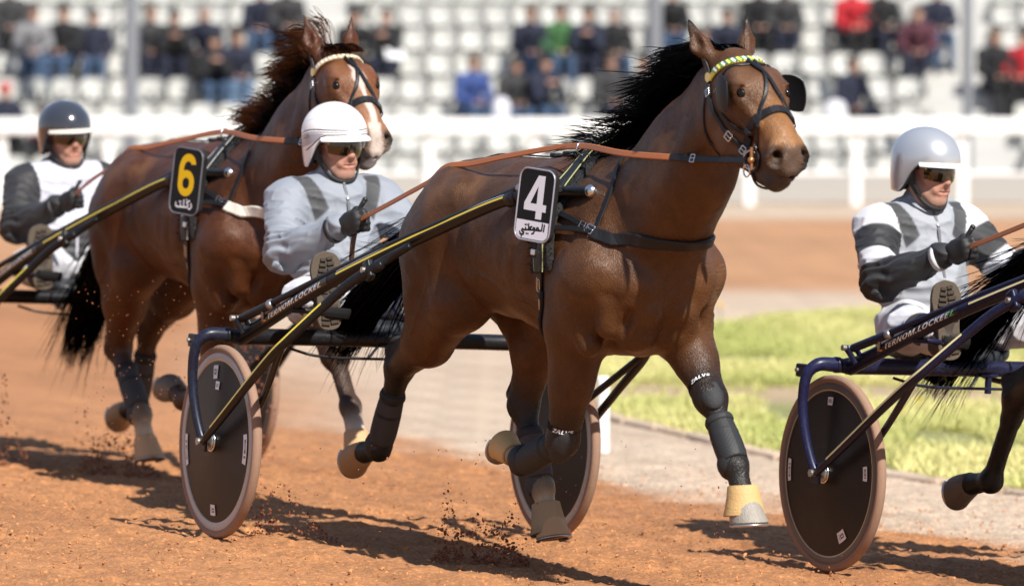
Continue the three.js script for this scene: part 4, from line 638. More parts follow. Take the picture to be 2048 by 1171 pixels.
// ---------- drivers ----------
const HC = V(0, 1.452, -.445);                                            // middle of the head at eye level
const SKIN = [.50, .27, .185], SKIN2 = [.46, .215, .15], LIP = [.40, .16, .13], STUB = [.40, .24, .18];
const headField = (() => {
  const p = [], a = (A, B, ra, rb, o = {}) => p.push([...A, ...B, ra, rb, { c: SKIN, k: .02, ...o }]);
  a([0, .045, -.035], [0, .05, .012], .088, .086, { s: [.86, 1, 1], k: .03 });
  a([0, .0, .028], [0, -.06, .04], .070, .052, { s: [.88, 1, 1], c2: SKIN, k: .03 });
  a([0, -.085, .045], [0, -.105, .058], .034, .024, { s: [1.1, 1, 1], c: STUB, k: .03 });
  for (const s of [-1, 1]) {
    a([s * .052, -.052, -.005], [s * .020, -.104, .052], .026, .020, { c: STUB, k: .028 });
    a([s * .040, -.014, .068], [s * .046, -.022, .055], .022, .024, { c: SKIN2, k: .022 });          // cheekbone
    a([s * .012, .028, .088], [s * .042, .026, .072], .012, .012, { k: .016 });                      // brow
    a([s * .0105, -.034, .096], [s * .0125, -.036, .092], .009, .008, { c: SKIN2, k: .008 });       // nostril wing
    p.push([s * .031, .004, .092, s * .031, .004, .092, .014, .014, { cut: 1, k: .018 }]);
    a([s * .076, .012, -.018], [s * .079, -.03, -.012], .017, .011, { s: [.45, 1, .8], c: SKIN2, k: .008 });
    a([s * .018, -.045, .086], [s * .028, -.062, .078], .012, .012, { c: SKIN, k: .02 });
  }
  a([0, .018, .086], [0, -.028, .107], .0095, .0115, { c2: SKIN2, k: .014 });
  a([0, -.03, .106], [0, -.034, .103], .0115, .010, { c: SKIN2, k: .01 });
  a([-.017, -.063, .083], [.017, -.063, .083], .0065, .0065, { c: LIP, k: .008 });
  a([0, -.062, .088], [0, -.062, .088], .0065, .0065, { c: LIP, k: .01 });
  a([-.014, -.076, .083], [.014, -.076, .083], .0072, .0072, { c: LIP, k: .009 });
  p.push([-.026, -.0698, .092, .026, -.0698, .092, .0018, .0018, { cut: 1, k: .005 }]);
  a([0, -.06, -.02], [0, -.20, -.04], .055, .060, { c: SKIN, k: .03 });
  return field(p, .02);
})();
const headGeo = netMesh(headField, [-.12, -.2, -.14], [.12, .15, .14], .0034, { color: (x, y, z) => { const c = headField.color(x, y, z, .008), n = 1 + .05 * noise(x * 60, y * 60, z * 60) + .03 * noise(x * 200, y * 200, z * 200); return c.map(v => v * n); }, wrinkle: (x, y, z) => .0004 * noise(x * 120, y * 120, z * 120) });

const J = { hip: [.10, .855, -.40], knee: [.315, .872, -.055], ank: [.40, .865, .27], sh: [.195, 1.245, -.485] };
const armR = { el: [-.305, 1.045, -.275], wr: [-.195, 1.150, -.005] }, armL = { el: [.315, 1.03, -.27], wr: [.17, 1.13, .0] };
const jacketField = (() => {
  const p = [], a = (A, B, ra, rb, o = {}) => p.push([...A, ...B, ra, rb, { k: .04, c: [1, 0, 0], ...o }]);
  a([0, .90, -.44], [0, 1.02, -.455], .142, .148, { s: [1.12, 1, .95], k: .05 });
  a([0, 1.02, -.455], [0, 1.19, -.48], .148, .142, { s: [1.22, 1, .95], k: .05 });
  a([-.13, 1.245, -.49], [.13, 1.245, -.49], .085, .085, { k: .06 });
  a([0, 1.27, -.48], [0, 1.345, -.458], .078, .068, { k: .03, c: [0, 0, 1] });
  for (const [s, A] of [[-1, armR], [1, armL]]) {
    a([s * .195, 1.24, -.485], A.el, .086, .066, { k: .05, c: [0, 1, 0] });
    a(A.el, A.wr, .067, .048, { k: .03, c: [0, 1, 0] });
    p.push([...A.wr, ...V(...A.wr).add(V(...A.wr).sub(V(...A.el)).multiplyScalar(.15)).toArray(), .001, .04, { cut: 1, k: .006 }]);
  }
  p.push([0, 1.40, -.445, 0, 1.36, -.453, .06, .058, { cut: 1, k: .006 }]);
  return field(p, .04);
})();
const fold = (x, y, z) => { const q1 = 1 - Math.abs(noise(x * 5 + 3, y * 9 + z * 5, z * 6)), q2 = 1 - Math.abs(noise(x * 15, y * 24 - z * 8 + x * 6, z * 15)); let w = .013 * q1 ** 4 + .006 * q2 ** 5 - .005; for (const A of [armR, armL]) { const d = Math.hypot(x - A.el[0], y - A.el[1], z - A.el[2]); w += .011 * Math.exp(-d * d / .02) * Math.sin((y * 1.1 - z * .7 + x * .6) * 95 + 3 * noise(x * 14, y * 14, z * 14)); } w += .004 * Math.exp(-((y - .93) ** 2) / .004) * Math.sin(y * 140 + 4 * noise(x * 8, 1, z * 8)); return -w; };
const jacketParts = (() => { // one geometry; colours filled per driver
  return netMesh(jacketField, [-.45, .70, -.70], [.47, 1.42, .08], .006, { wrinkle: fold });
})();
function dress(geo, fn) { const g = geo.clone(), p = g.attributes.position.array, n = g.attributes.normal.array, C = new Float32Array(p.length); for (let i = 0; i < p.length; i += 3) C.set(fn(p[i], p[i + 1], p[i + 2], n[i], n[i + 1], n[i + 2]), i); g.setAttribute('color', new THREE.BufferAttribute(C, 3)); return g; }
const trouserField = (() => {
  const p = [], a = (A, B, ra, rb, o = {}) => p.push([...A, ...B, ra, rb, { k: .05, ...o }]);
  a([-.06, .865, -.44], [.06, .865, -.44], .125, .125, { s: [1.1, .9, 1] });
  for (const s of [-1, 1]) { const m = (q) => [q[0] * s, q[1], q[2]]; a(m(J.hip), m(J.knee), .106, .076); a(m(J.knee), m(J.ank), .075, .062); p.push([...m(J.ank), s * .42, .86, .36, .03, .06, { cut: 1, k: .01 }]); }
  return field(p, .05);
})();
const trouserGeo = netMesh(trouserField, [-.50, .70, -.62], [.50, 1.02, .36], .008, { wrinkle: (x, y, z) => -(.003 * noise(x * 22, y * 26, z * 12) + .012 * (1 - Math.abs(noise(x * 8 + 3, y * 13, z * 6))) ** 4 + .006 * (1 - Math.abs(noise(x * 17, y * 20, z * 15 + 5))) ** 4 - .006) });
// the body itself, under the clothes, in one skin
const coreField = (() => {
  const p = [], a = (A, B, ra, rb, k = .03) => p.push([...A, ...B, ra, rb, { k }]);
  a([0, .88, -.44], [0, 1.2, -.48], .10, .11); a([-.13, 1.23, -.485], [.13, 1.23, -.485], .06, .06); a([0, 1.22, -.48], [0, 1.32, -.465], .055, .052);
  for (const [s, A] of [[-1, armR], [1, armL]]) { const m = (q) => [q[0] * s, q[1], q[2]]; a([s * .18, 1.235, -.485], A.el, .05, .04); a(A.el, A.wr, .038, .026); a(m(J.hip), m(J.knee), .07, .05); a(m(J.knee), m(J.ank), .05, .035); a(m(J.ank), [s * .40, .83, .30], .035, .03); a(m(J.ank), [s * .40, .98, .31], .03, .03); }
  return field(p, .03);
})();
const coreGeo = netMesh(coreField, [-.5, .74, -.62], [.5, 1.36, .36], .014, { color: () => SKIN });
// gloved hand in a fist: palm + five fingers; local: +z along the forearm, thumb side +y, palm faces side*x
function gloveField(side) {
  const p = [], a = (A, B, ra, rb, o = {}) => p.push([...A, ...B, ra, rb, { k: .009, ...o }]);
  a([0, 0, -.07], [0, 0, .0], .034, .03, { s: [.85, 1.1, 1], k: .02 });
  a([0, .012, .012], [0, .016, .058], .024, .022, { s: [.75, 1.3, 1], k: .02 });
  a([0, -.016, .012], [0, -.018, .052], .024, .021, { s: [.75, 1.3, 1], k: .02 });
  [[.030, .068, 1], [.010, .073, 1.05], [-.011, .069, .98], [-.030, .06, .85]].forEach(([y, z, l]) => { a([0, y, z - .004], [-side * .022 * l, y - .003, z + .020 * l], .0112, .0105); a([-side * .022 * l, y - .003, z + .020 * l], [-side * .043, y - .005, z + .002], .0103, .0098); a([-side * .043, y - .005, z + .002], [-side * .034, y - .005, z - .022], .0096, .009); });
  a([-side * .012, .030, .014], [-side * .030, .046, .040], .015, .0125, { k: .012 }); a([-side * .030, .046, .040], [-side * .038, .036, .066], .0118, .0102);
  return field(p, .009);
}
const gloveGeo = { [-1]: netMesh(gloveField(-1), [-.08, -.06, -.12], [.08, .08, .12], .0036), [1]: netMesh(gloveField(1), [-.08, -.06, -.12], [.08, .08, .12], .0036) };
function bootGeo() { // local: sole in the plane z=0 facing +z, toe up +y
  const p = [], a = (A, B, ra, rb, o = {}) => p.push([...A, ...B, ra, rb, { k: .02, ...o }]);
  a([0, -.085, -.04], [0, .0, -.035], .036, .036, { k: .02 }); a([0, 0, -.036], [0, .10, -.03], .038, .03, { s: [1.15, 1, 1] }); a([0, -.075, -.045], [0, -.03, -.13], .040, .052, { k: .04 }); a([0, -.03, -.12], [0, -.02, -.18], .052, .056, { k: .03 });
  p.push([-.2, 0, .10, .2, 0, .10, .095, .095, { cut: 1, k: .004, s: [1, 4, 1] }]);
  return netMesh(field(p), [-.08, -.15, -.24], [.08, .16, .02], .005);
}
const bootG = bootGeo(), soleG = (() => { const s = new THREE.Shape(), pts = [[0, .142], [.032, .128], [.047, .09], [.046, .05], [.036, .0], [.034, -.05], [.037, -.09], [.026, -.12], [0, -.128]]; const all = [...pts, ...pts.slice(1, -1).reverse().map(([x, y]) => [-x, y])]; s.setFromPoints(new THREE.SplineCurve(all.concat([all[0]]).map(a => new THREE.Vector2(...a))).getPoints(60)); return new THREE.ExtrudeGeometry(s, { depth: .010, bevelEnabled: true, bevelSize: .003, bevelThickness: .003, bevelSegments: 2, curveSegments: 2 }); })();
const treadGs = (() => { const L = []; for (let y = -.105; y < .13; y += .0185) { if (y > -.045 && y < -.01) continue; const w = y > 0 ? .070 - Math.max(0, y - .06) * .5 : .058; for (const s of [-1, 1]) L.push(at(box(w * .46, .0125, .006, .002), s * w * .25, y + s * .002, .0155, 0, 0, s * .14)); } return L; })();
const rimY = (a) => { const f = Math.cos(a); return lerp(-.082, .038, sst(-.25, .62, f)); };
const helmetG = (() => { // domed shell with upright sides and a rim that dips behind the ears
  const nA = 64, nE = 26, pos = [], uv = [], tri = [];
  for (const side of [0, 1]) for (let e = 0; e <= nE; e++) for (let i = 0; i <= nA; i++) {
    const a = i / nA * 2 * Math.PI, t = side * .011, R = [.121 - t, .122 - t, .148 - t], y0 = rimY(a), low = .05 - y0, s = e / nE * (low + Math.PI / 2 * .122);
    let y, q; if (s < low) { y = y0 + s; q = 1 - .10 * ((.05 - y) / .14) ** 2; } else { const el = (s - low) / .122; y = .05 + Math.sin(el) * R[1]; q = Math.cos(el); }
    pos.push(Math.sin(a) * q * R[0], y, -.022 + Math.cos(a) * q * R[2]); uv.push(i / nA, clamp((y + .082) / .254, 0, 1));
    if (e && i) { const o = side * (nE + 1) * (nA + 1) + e * (nA + 1) + i, m = o - nA - 1; side ? tri.push(m - 1, m, o, m - 1, o, o - 1) : tri.push(m - 1, o, m, m - 1, o - 1, o); }
  }
  const n1 = (nE + 1) * (nA + 1); for (let i = 1; i <= nA; i++) tri.push(i - 1, i, n1 + i, i - 1, n1 + i, n1 + i - 1);
  const g = new THREE.BufferGeometry(); g.setAttribute('position', new THREE.Float32BufferAttribute(pos, 3)); g.setAttribute('uv', new THREE.Float32BufferAttribute(uv, 2)); g.setIndex(tri); g.computeVertexNormals(); return g;
})();
const peakG = (() => { const pos = [], tri = [], n = 28, rows = [[.121, .146, .045], [.128, .158, .041], [.130, .172, .034], [.131, .180, .029], [.128, .172, .027], [.122, .155, .031], [.115, .138, .036]]; rows.forEach(([rx, rz, y], j) => { for (let i = 0; i <= n; i++) { const a = (i / n - .5) * 2.1, ext = Math.cos(a * .72); pos.push(Math.sin(a) * rx * (1 + .0 * j), y - .016 * (1 - ext) , -.02 + Math.cos(a) * lerp(.146, rz, ext)); if (i && j) { const o = j * (n + 1) + i, m = o - n - 1; tri.push(m - 1, o - 1, o, m - 1, o, m); } } }); const g = new THREE.BufferGeometry(); g.setAttribute('position', new THREE.Float32BufferAttribute(pos, 3)); g.setIndex(tri); g.computeVertexNormals(); return g; })();
const lensG = (half, y0, y1, lift) => { const pos = [], tri = [], n = 24, m = 5; for (let j = 0; j <= m; j++) for (let i = 0; i <= n; i++) { const q = (i / n - .5) * 2, a = q * half, notch = Math.exp(-q * q / .012) * .016, yb = y0 + notch + .010 * Math.abs(q) ** 3, y = lerp(yb, y1, j / m), dr = .004 * Math.sin(j / m * Math.PI); pos.push(Math.sin(a) * (.083 + lift + dr), y, .005 + Math.cos(a) * (.100 + lift + dr)); if (i && j) { const o = j * (n + 1) + i, p = o - n - 1; tri.push(p - 1, p, o, p - 1, o, o - 1); } } const g = new THREE.BufferGeometry(); g.setAttribute('position', new THREE.Float32BufferAttribute(pos, 3)); g.setIndex(tri); g.computeVertexNormals(); return g; };
const lens1 = lensG(1.08, -.030, .033, .003);
const frameTop = tube(Array.from({ length: 13 }, (_, i) => { const a = (i / 12 - .5) * 2.5; return [Math.sin(a) * .088, .030, .005 + Math.cos(a) * .105]; }), .006, { n: 8, sq: [1, 1.3] }), frameArm = (s) => tube([[s * .084, .022, .03], [s * .088, .016, -.01], [s * .086, .008, -.05]], [.009, .006, .004], { n: 8, sq: [.5, 1.4] });
const mLens = new THREE.MeshPhysicalMaterial({ color: lin(.030, .018, .008), roughness: .07, clearcoat: 1, clearcoatRoughness: .03, specularColor: lin(1, .8, .45), side: THREE.DoubleSide });
const mBlackPl = mat(.012, .012, .013, .45), mPad = mat(.014, .014, .015, .7);
function helmetArt(base, ink, line, text) {
  const c = document.createElement('canvas'); c.width = 1024; c.height = 512; const x = c.getContext('2d'); x.fillStyle = base; x.fillRect(0, 0, 1024, 512);
  if (ink) for (const o of [0, 1024]) { // uv.x = azimuth from the face; bands on both temples
    for (const s of [-1, 1]) { const X = (a) => o + s * a * 1024, up = (v) => 512 - v * 512; x.strokeStyle = line; x.lineWidth = 9;
      x.beginPath(); x.moveTo(X(.03), up(.60)); x.lineTo(X(.13), up(.60)); x.bezierCurveTo(X(.19), up(.60), X(.26), up(.62), X(.36), up(.44)); x.stroke();
      x.beginPath(); x.moveTo(X(.04), up(.53)); x.lineTo(X(.14), up(.52)); x.bezierCurveTo(X(.18), up(.50), X(.2), up(.36), X(.27), up(.26)); x.stroke(); x.lineWidth = 5; x.beginPath(); x.moveTo(X(.04), up(.565)); x.lineTo(X(.14), up(.565)); x.bezierCurveTo(X(.19), up(.56), X(.26), up(.57), X(.36), up(.40)); x.stroke();
      x.fillStyle = ink; x.beginPath(); x.moveTo(X(.15), up(.54)); x.bezierCurveTo(X(.2), up(.55), X(.27), up(.54), X(.35), up(.38)); x.lineTo(X(.34), up(.26)); x.bezierCurveTo(X(.28), up(.33), X(.22), up(.34), X(.18), up(.47)); x.closePath(); x.fill();
      x.lineWidth = 4; x.strokeStyle = '#bdbdc6'; x.beginPath(); x.moveTo(X(.05), up(.9)); x.bezierCurveTo(X(.1), up(.78), X(.2), up(.82), X(.3), up(.68)); x.stroke(); x.beginPath(); x.moveTo(X(.0), up(.70)); x.bezierCurveTo(X(.02), up(.82), X(.08), up(.9), X(.2), up(.94)); x.stroke();
      x.save(); x.translate(X(s > 0 ? .235 : .315), up(.42)); x.rotate(s * .25); x.font = 'italic bold 44px sans-serif'; x.fillStyle = '#33333b'; x.fillText(text, 0, 0, 84); x.restore(); }
    x.strokeStyle = '#8a8a92'; x.lineWidth = 6; x.beginPath(); x.moveTo(o - 16, 208); x.lineTo(o, 226); x.lineTo(o + 16, 208); x.stroke(); }
  const t = new THREE.CanvasTexture(c); t.colorSpace = THREE.SRGBColorSpace; return t;
}
const mSoleBrown = mat(.082, .063, .046, .95, { bumpMap: dirtBump, bumpScale: .003 }), mBootLeather = mat(.045, .034, .028, .6), mGlove = mat(.012, .012, .013, .6, { bumpMap: clothBump, bumpScale: .001 });
const clothT = clothBump.clone(); clothT.repeat.set(40, 40); clothT.needsUpdate = true;
const mCloth = new THREE.MeshPhysicalMaterial({ vertexColors: true, roughness: .62, bumpMap: clothT, bumpScale: .0006, sheen: .15, sheenColor: lin(.6, .6, .65) }), mSkin = new THREE.MeshPhysicalMaterial({ vertexColors: true, roughness: .5, specularIntensity: .5 });
const mCuff = mat(.02, .02, .022, .6), mSleeveBand = mat(.42, .44, .48, .6), mSnap = mat(.5, .5, .52, .35, { metalness: .7 });
function buildDriver(o, st) {
  const body = part('body', coreGeo, mSkin, o);
  const hg = headGeo.clone(); hg.applyMatrix4(st.headM); body.geometry = mergeGeometries([coreGeo, hg]);
  part('jacket', dress(jacketParts, st.jacket), mCloth, body); const jk = body.children[0];
  part('trousers', dress(trouserGeo, st.trousers), mCloth, body);
  // zip placket, snaps and collar line lie on the jacket
  const zp = laid(jacketField, [[0, 1.31, -.38], [.004, 1.22, -.33], [0, 1.10, -.30], [0, .98, -.29], [0, .90, -.29]], .012, .0022, { off: .003 }); part('zip', zp, st.zip, jk);
  for (const t of [.02, .16]) { const p = zp.userData.path[Math.round(t * 24)], q = jacketField.normal(p); const b = part('snap', new THREE.SphereGeometry(.007, 10, 8), mSnap, jk); b.position.copy(p).addScaledVector(q, .004); b.scale.set(1, 1, .5); b.lookAt(0, 0, 0); b.quaternion.setFromUnitVectors(V(0, 0, 1), q); }
  for (const [s, A] of [[-1, armR], [1, armL]]) {
    const d = V(...A.wr).sub(V(...A.el)).normalize(), w = V(...A.wr);
    part('cuff', tube([w.clone().addScaledVector(d, -.035), w.clone().addScaledVector(d, -.012)], [.0525, .0505], { n: 20, smooth: false }), st.cuff, jk);
    const g = part('glove', gloveGeo[s], mGlove, body); const z = V(0, .12, .99).lerp(d, .5).normalize(), y = V(s * .1, .95, .1), x = y.clone().cross(z).normalize(), yy = z.clone().cross(x); g.quaternion.setFromRotationMatrix(new THREE.Matrix4().makeBasis(x, yy, z)); g.position.copy(w).addScaledVector(z, .055); g.rotation.order = 'XYZ';
    part('glove_strap', at(tube([[0, 0, -.052], [0, 0, -.030]], [.036, .036], { n: 16, smooth: false, sq: [.95, 1.1] }), 0, 0, 0), mCuff, g);
    part('glove_tab', at(box(.004, .018, .022), s * .036, .008, -.035), mat(.55, .6, .03, .5), g);
    const bt = sub('boot', body); bt.position.set(s * .40, .925, .345); bt.rotation.set(-.07, s * .04, -s * .04); bt.scale.set(1.22, 1.06, 1.1); part('upper', bootG, mBootLeather, bt); const so = part('sole', soleG, mSoleBrown, bt); so.position.z = -.012; for (const t of treadGs) part('tread', t, mSoleBrown, bt).position.z = -.010;
  }
  const hm = sub('helmet', body); hm.matrixAutoUpdate = true; st.headM.decompose(hm.position, hm.quaternion, hm.scale);
  part('shell', helmetG, st.shell, hm); part('peak', peakG, st.peak, hm);
  part('liner', tube(Array.from({ length: 41 }, (_, i) => { const a = (i / 40 - .5) * 6.283; return [Math.sin(a) * .101, rimY(a) + .008, -.022 + Math.cos(a) * .127]; }), .010, { n: 8, seg: 80, caps: false }), mPad, hm);
  for (const s of [-1, 1]) { part('ear_pad', tube([[s * .098, .01, -.005], [s * .094, -.03, .005], [s * .086, -.06, .018], [s * .070, -.095, .035]], [.017, .016, .012, .008], { n: 10, sq: [.55, 1.25], up: [0, 0, 1] }), mPad, hm); part('chin_strap', tube([[s * .086, -.055, .018], [s * .066, -.105, .042], [s * .035, -.130, .066], [0, -.137, .075]], .008, { n: 8, sq: [.6, 1] }), mPad, hm); }
  part('goggle_lens', lens1, st.lens ?? mLens, hm); part('goggle_frame', frameTop, mBlackPl, hm); for (const s of [-1, 1]) part('goggle_arm', frameArm(s), mBlackPl, hm);
  part('goggle_logo', at(new THREE.CylinderGeometry(.006, .006, .002, 12), -.0745, .018, .062, Math.PI / 2, 0, .0).rotateY(0), mat(.6, .6, .05, .4), hm);
  return o;
}
const headPose = (yaw, pitch, roll, dx = 0, dy = 0, dz = 0) => new THREE.Matrix4().compose(HC.clone().add(V(dx, dy, dz)), new THREE.Quaternion().setFromEuler(new THREE.Euler(pitch, yaw, roll, 'YXZ')), V(1, 1, 1));
const grey = [.225, .245, .285], coal = [.045, .046, .05], offw = [.52, .515, .535], navy = [.03, .05, .3], jet = [.016, .016, .018];
const arm = (x, y, z) => { const c = jacketField.color(x, y, z, .012); return c; };
const alongArm = (A, x, y, z) => { const e = V(...A.el), s = V(Math.sign(A.el[0]) * .195, 1.24, -.485), d = e.clone().sub(s); return V(x, y, z).sub(s).dot(d) / d.lengthSq(); };
// 0..1 mask of the dark shoulder panels: slanted strips from the collar towards the armpit
const yoke = (x, y, z) => { const ax = Math.abs(x), t = (1.335 - y) / .145, c = lerp(.150, .098, t), hw = lerp(.031, .034, t); return sst(.004, -.004, Math.abs(ax - c) - hw) * sst(-.03, .03, t) * sst(1.05, .98, t - (ax - c) * 5) * (z > -.54 ? 1 : 0); };
const yk = (base, x, y, z) => { const m = yoke(x, y, z); return base.map((v, i) => lerp(v, coal[i], m)); };
const trous = (blue) => (x, y, z, nx, ny, nz) => { const t = z + .06 + .25 * (Math.abs(x) - .3); return blue && Math.abs(t + .16 + .02 * Math.sin(y * 40)) < .007 && ny > -.3 ? navy : [offw[0], offw[1], offw[2] * 1.02]; };
const driver4 = thing('person', 'driver in grey jacket and white helmet on the sulky of horse four', 'person', 'sulky drivers', SPOT.four.p, YAW);
buildDriver(driver4, { headM: headPose(.12, .06, .03), jacket: (x, y, z) => yk(grey, x, y, z), trousers: trous(true), zip: mat(.10, .11, .125, .6), cuff: mCuff, shell: new THREE.MeshPhysicalMaterial({ map: helmetArt('#ecebec', '#a9aab6', '#3c3d46', 'SELLEO'), roughness: .28, clearcoat: .6 }), peak: mat(.80, .80, .82, .35) });
const driverR = thing('person', 'driver in black-sleeved grey jacket and silver helmet at the right', 'person', 'sulky drivers', SPOT.right.p, YAW);
buildDriver(driverR, { headM: headPose(.20, .09, -.03, .0, .0, .03), jacket: (x, y, z) => { const c = arm(x, y, z); if (c[1] > .5) { const A = x < 0 ? armR : armL, t = alongArm(A, x, y, z), k = Math.max(sst(.20, .235, t) * sst(.63, .595, t), sst(.84, .875, t)), lt = t < .4 ? offw : [.50, .50, .54]; return lt.map((v, i) => lerp(v, jet[i], k)); } return yk(c[2] > .5 ? grey : [.30, .315, .35], x, y, z); }, trousers: trous(true), zip: mat(.12, .12, .13, .6), cuff: mat(.5, .5, .5, .6), shell: mat(.52, .53, .55, .28, { metalness: .55, clearcoat: .7 }), peak: mat(.72, .72, .74, .3) });
const driver6 = thing('person', 'driver in white vest with black sleeves and dark helmet at the left', 'person', 'sulky drivers', [SPOT.six.p[0], SPOT.six.p[1], SPOT.six.p[2]], YAW6);
buildDriver(driver6, { headM: headPose(.04, .05, .05), jacket: (x, y, z) => { const c = arm(x, y, z); return c[1] > .55 ? jet : c[2] > .5 ? jet : y > 1.03 ? [.52, .52, .60] : [.05, .05, .055]; }, trousers: trous(false), zip: mat(.5, .5, .56, .6), cuff: mCuff, shell: mat(.030, .033, .042, .18, { clearcoat: 1, clearcoatRoughness: .08 }), peak: mat(.66, .60, .52, .4) });
// ---------- harness, bridles, reins, number plates ----------
const mLeather = mat(.010, .010, .0115, .45, { specularIntensity: .6, bumpMap: clothBump, bumpScale: .0006 }), mFleece = mat(.012, .012, .013, .95, { bumpMap: dirtBump, bumpScale: .01 }), mRein = mat(.42, .135, .040, .5, { bumpMap: clothBump, bumpScale: .0006 }), mBrown = mat(.10, .04, .022, .5), mBrass = mat(.75, .62, .30, .3, { metalness: .9 }), mWhiteStrap = mat(.60, .55, .48, .6), mCopper = mat(.45, .22, .10, .35, { metalness: .7 });
const buckleG = (w, h) => merge([at(box(w, .004, .004, .0015), 0, h / 2, 0), at(box(w, .004, .004, .0015), 0, -h / 2, 0), at(box(.004, h, .004, .0015), -w / 2, 0, 0), at(box(.004, h, .004, .0015), w / 2, 0, 0), at(box(w, .003, .003, .001), 0, 0, .001)]);
function buckle(parent, g, t, w, h, m = mChrome) { const P = g.userData.path, N = g.userData.nor, i = Math.round(t * (P.length - 1)), z = N[i], d = P[Math.min(i + 1, P.length - 1)].clone().sub(P[Math.max(i - 1, 0)]).normalize(), y = z.clone().cross(d).normalize(); const b = part('buckle', buckleG(w, h), m, parent); b.position.copy(P[i]).addScaledVector(z, .006); b.quaternion.setFromRotationMatrix(new THREE.Matrix4().makeBasis(d, y, z)); return b; }
const mir = (l) => l.map(([x, y, z]) => [-x, y, z]);
function buildHarness(o, f, st) {
  const padL = [[-.29, 1.06, 1.84], [-.30, 1.15, 1.83], [-.27, 1.27, 1.80], [-.19, 1.38, 1.785], [-.10, 1.45, 1.78], [0, 1.475, 1.78]], pad = [...padL, ...mir(padL.slice(0, -1)).reverse()];
  const pd = part('saddle_pad', laid(f, pad, .15, .022, { off: -.002, n: 48 }), mFleece, o);
  const fib = strandsOf(rngOf(3), 1400, (r) => { const P = pd.geometry.userData.path, N = pd.geometry.userData.nor, i = Math.floor(r() * (P.length - 1)), k = r(), s = (r() - .5) * .16; const T = P[i + 1].clone().sub(P[i]).normalize(), b = T.clone().cross(N[i]); return [P[i].clone().lerp(P[i + 1], k).addScaledVector(b, s).addScaledVector(N[i], Math.abs(s) > .074 ? .006 : .019), N[i], b.multiplyScalar(Math.sign(s) * (Math.abs(s) > .06 ? 1 : 0))]; }, (r, [p, n, b]) => { const L = .008 + .01 * r(), q = V(r() - .5, r() - .5, r() - .5); return (t) => p.clone().addScaledVector(n, L * t * .8).addScaledVector(b, L * t).addScaledVector(q, L * t); }, .0022, [.02, .02, .021], (r) => V(r() - .5, r() - .5, r() - .5).normalize(), 2);
  part('fleece', hair(fib), mHair, pd);
  const band = laid(f, pad.slice(0).map(p => p), .052, .006, { off: .021, n: 48 }); const bd = part('saddle_band', band, mLeather, o); buckle(bd, band, .12, .05, .03);
  for (const s of [-1, 1]) part('piping', laid(f, pad.map(([x, y, z]) => [x, y, z + s * .034]), .006, .003, { off: .0215, n: 48 }), st.piping, bd);
  const gl = [[-.285, 1.10, 1.815], [-.27, .98, 1.79], [-.22, .86, 1.765], [-.12, .79, 1.75], [0, .775, 1.75]], g1 = laid(f, [...gl, ...mir(gl.slice(0, -1)).reverse()], .05, .006, { off: .004, n: 44 }); const gi = part('girth', g1, mLeather, o); buckle(gi, g1, .10, .045, .035); buckle(gi, g1, .16, .045, .035);
  part('girth_pad', laid(f, [[-.275, 1.0, 1.80], [-.235, .89, 1.775], [-.15, .81, 1.755]], .07, .010, { off: .001, n: 16 }), mFleece, gi);
  for (const s of [-1, 1]) {
    const q = (l) => l.map(([x, y, z]) => [x * -s, y, z]);
    // tug loop that carries the shaft
    const tg = part('shaft_tug', tube(Array.from({ length: 17 }, (_, i) => { const a = i / 16 * 6.283; return [s * .292 + Math.sin(a) * .031, 1.345 + Math.cos(a) * .031, 1.88]; }), .009, { n: 8, sq: [2, .6], up: [0, 0, 1] }), mLeather, o);
    part('tug_strap', laid(f, q([[-.20, 1.385, 1.80], [-.27, 1.34, 1.83], [-.30, 1.29, 1.86]]), .035, .008, { off: .026, n: 10 }), mLeather, tg);
    part('tug_holder', at(box(.06, .03, .03, .008), s * .25, 1.34, 1.86), mLeather, tg);
    part('quick_hitch', at(box(.03, .07, .035, .008), s * .285, 1.30, 1.90), mSteel, tg);
    const tp = f.onto(V(s * .10, 1.46, 1.775), .03), tr = part('terret_ring', new THREE.TorusGeometry(.021, .0032, 8, 24), mChrome, o); tr.position.copy(tp).add(V(0, .016, 0)); tr.rotation.y = .25;
    // breast collar and its connectors
    const c1 = laid(f, q([[-.285, 1.285, 1.88], [-.27, 1.25, 2.0], [-.245, 1.22, 2.10]]), .02, .005, { off: .006, n: 14 }), cp = part('collar_strap', c1, mLeather, o); buckle(cp, c1, .72, .028, .022);
    part('collar_strap', laid(f, q([[-.29, 1.22, 1.90], [-.272, 1.222, 2.0], [-.25, 1.215, 2.09]]), .018, .004, { off: .011, n: 12 }), mLeather, o);
    const nk = laid(f, q([[-.245, 1.22, 2.10], [-.20, 1.31, 2.10], [-.14, 1.39, 2.085], [-.06, 1.45, 2.05], [0, 1.47, 2.03]]), .019, .005, { off: .004, n: 24 }); part('neck_strap', nk, mLeather, o); buckle(cp, c1, .96, .03, .03);
  }
  const bc = [[-.245, 1.215, 2.10], [-.20, 1.185, 2.22], [-.11, 1.16, 2.32], [0, 1.15, 2.36]]; part('breast_collar', laid(f, [...bc, ...mir(bc.slice(0, -1)).reverse()], .044, .009, { off: .004, n: 44 }), st.collar, o);
  const bt = laid(f, [[0, 1.475, 1.74], [0, 1.44, 1.55], [0, 1.42, 1.3], [0, 1.43, 1.0], [0, 1.36, .76], [0, 1.30, .64]], .022, .005, { off: .003, n: 40 }), bk = part('back_strap', bt, mLeather, o); buckle(bk, bt, .16, .03, .03); buckle(bk, bt, .2, .03, .03);
  part('strap_keeper', at(box(.035, .02, .05, .006), 0, 1.452, 1.50), mLeather, bk); part('strap_keeper', at(box(.035, .018, .04, .006), 0, 1.445, 1.40), mLeather, bk);
}
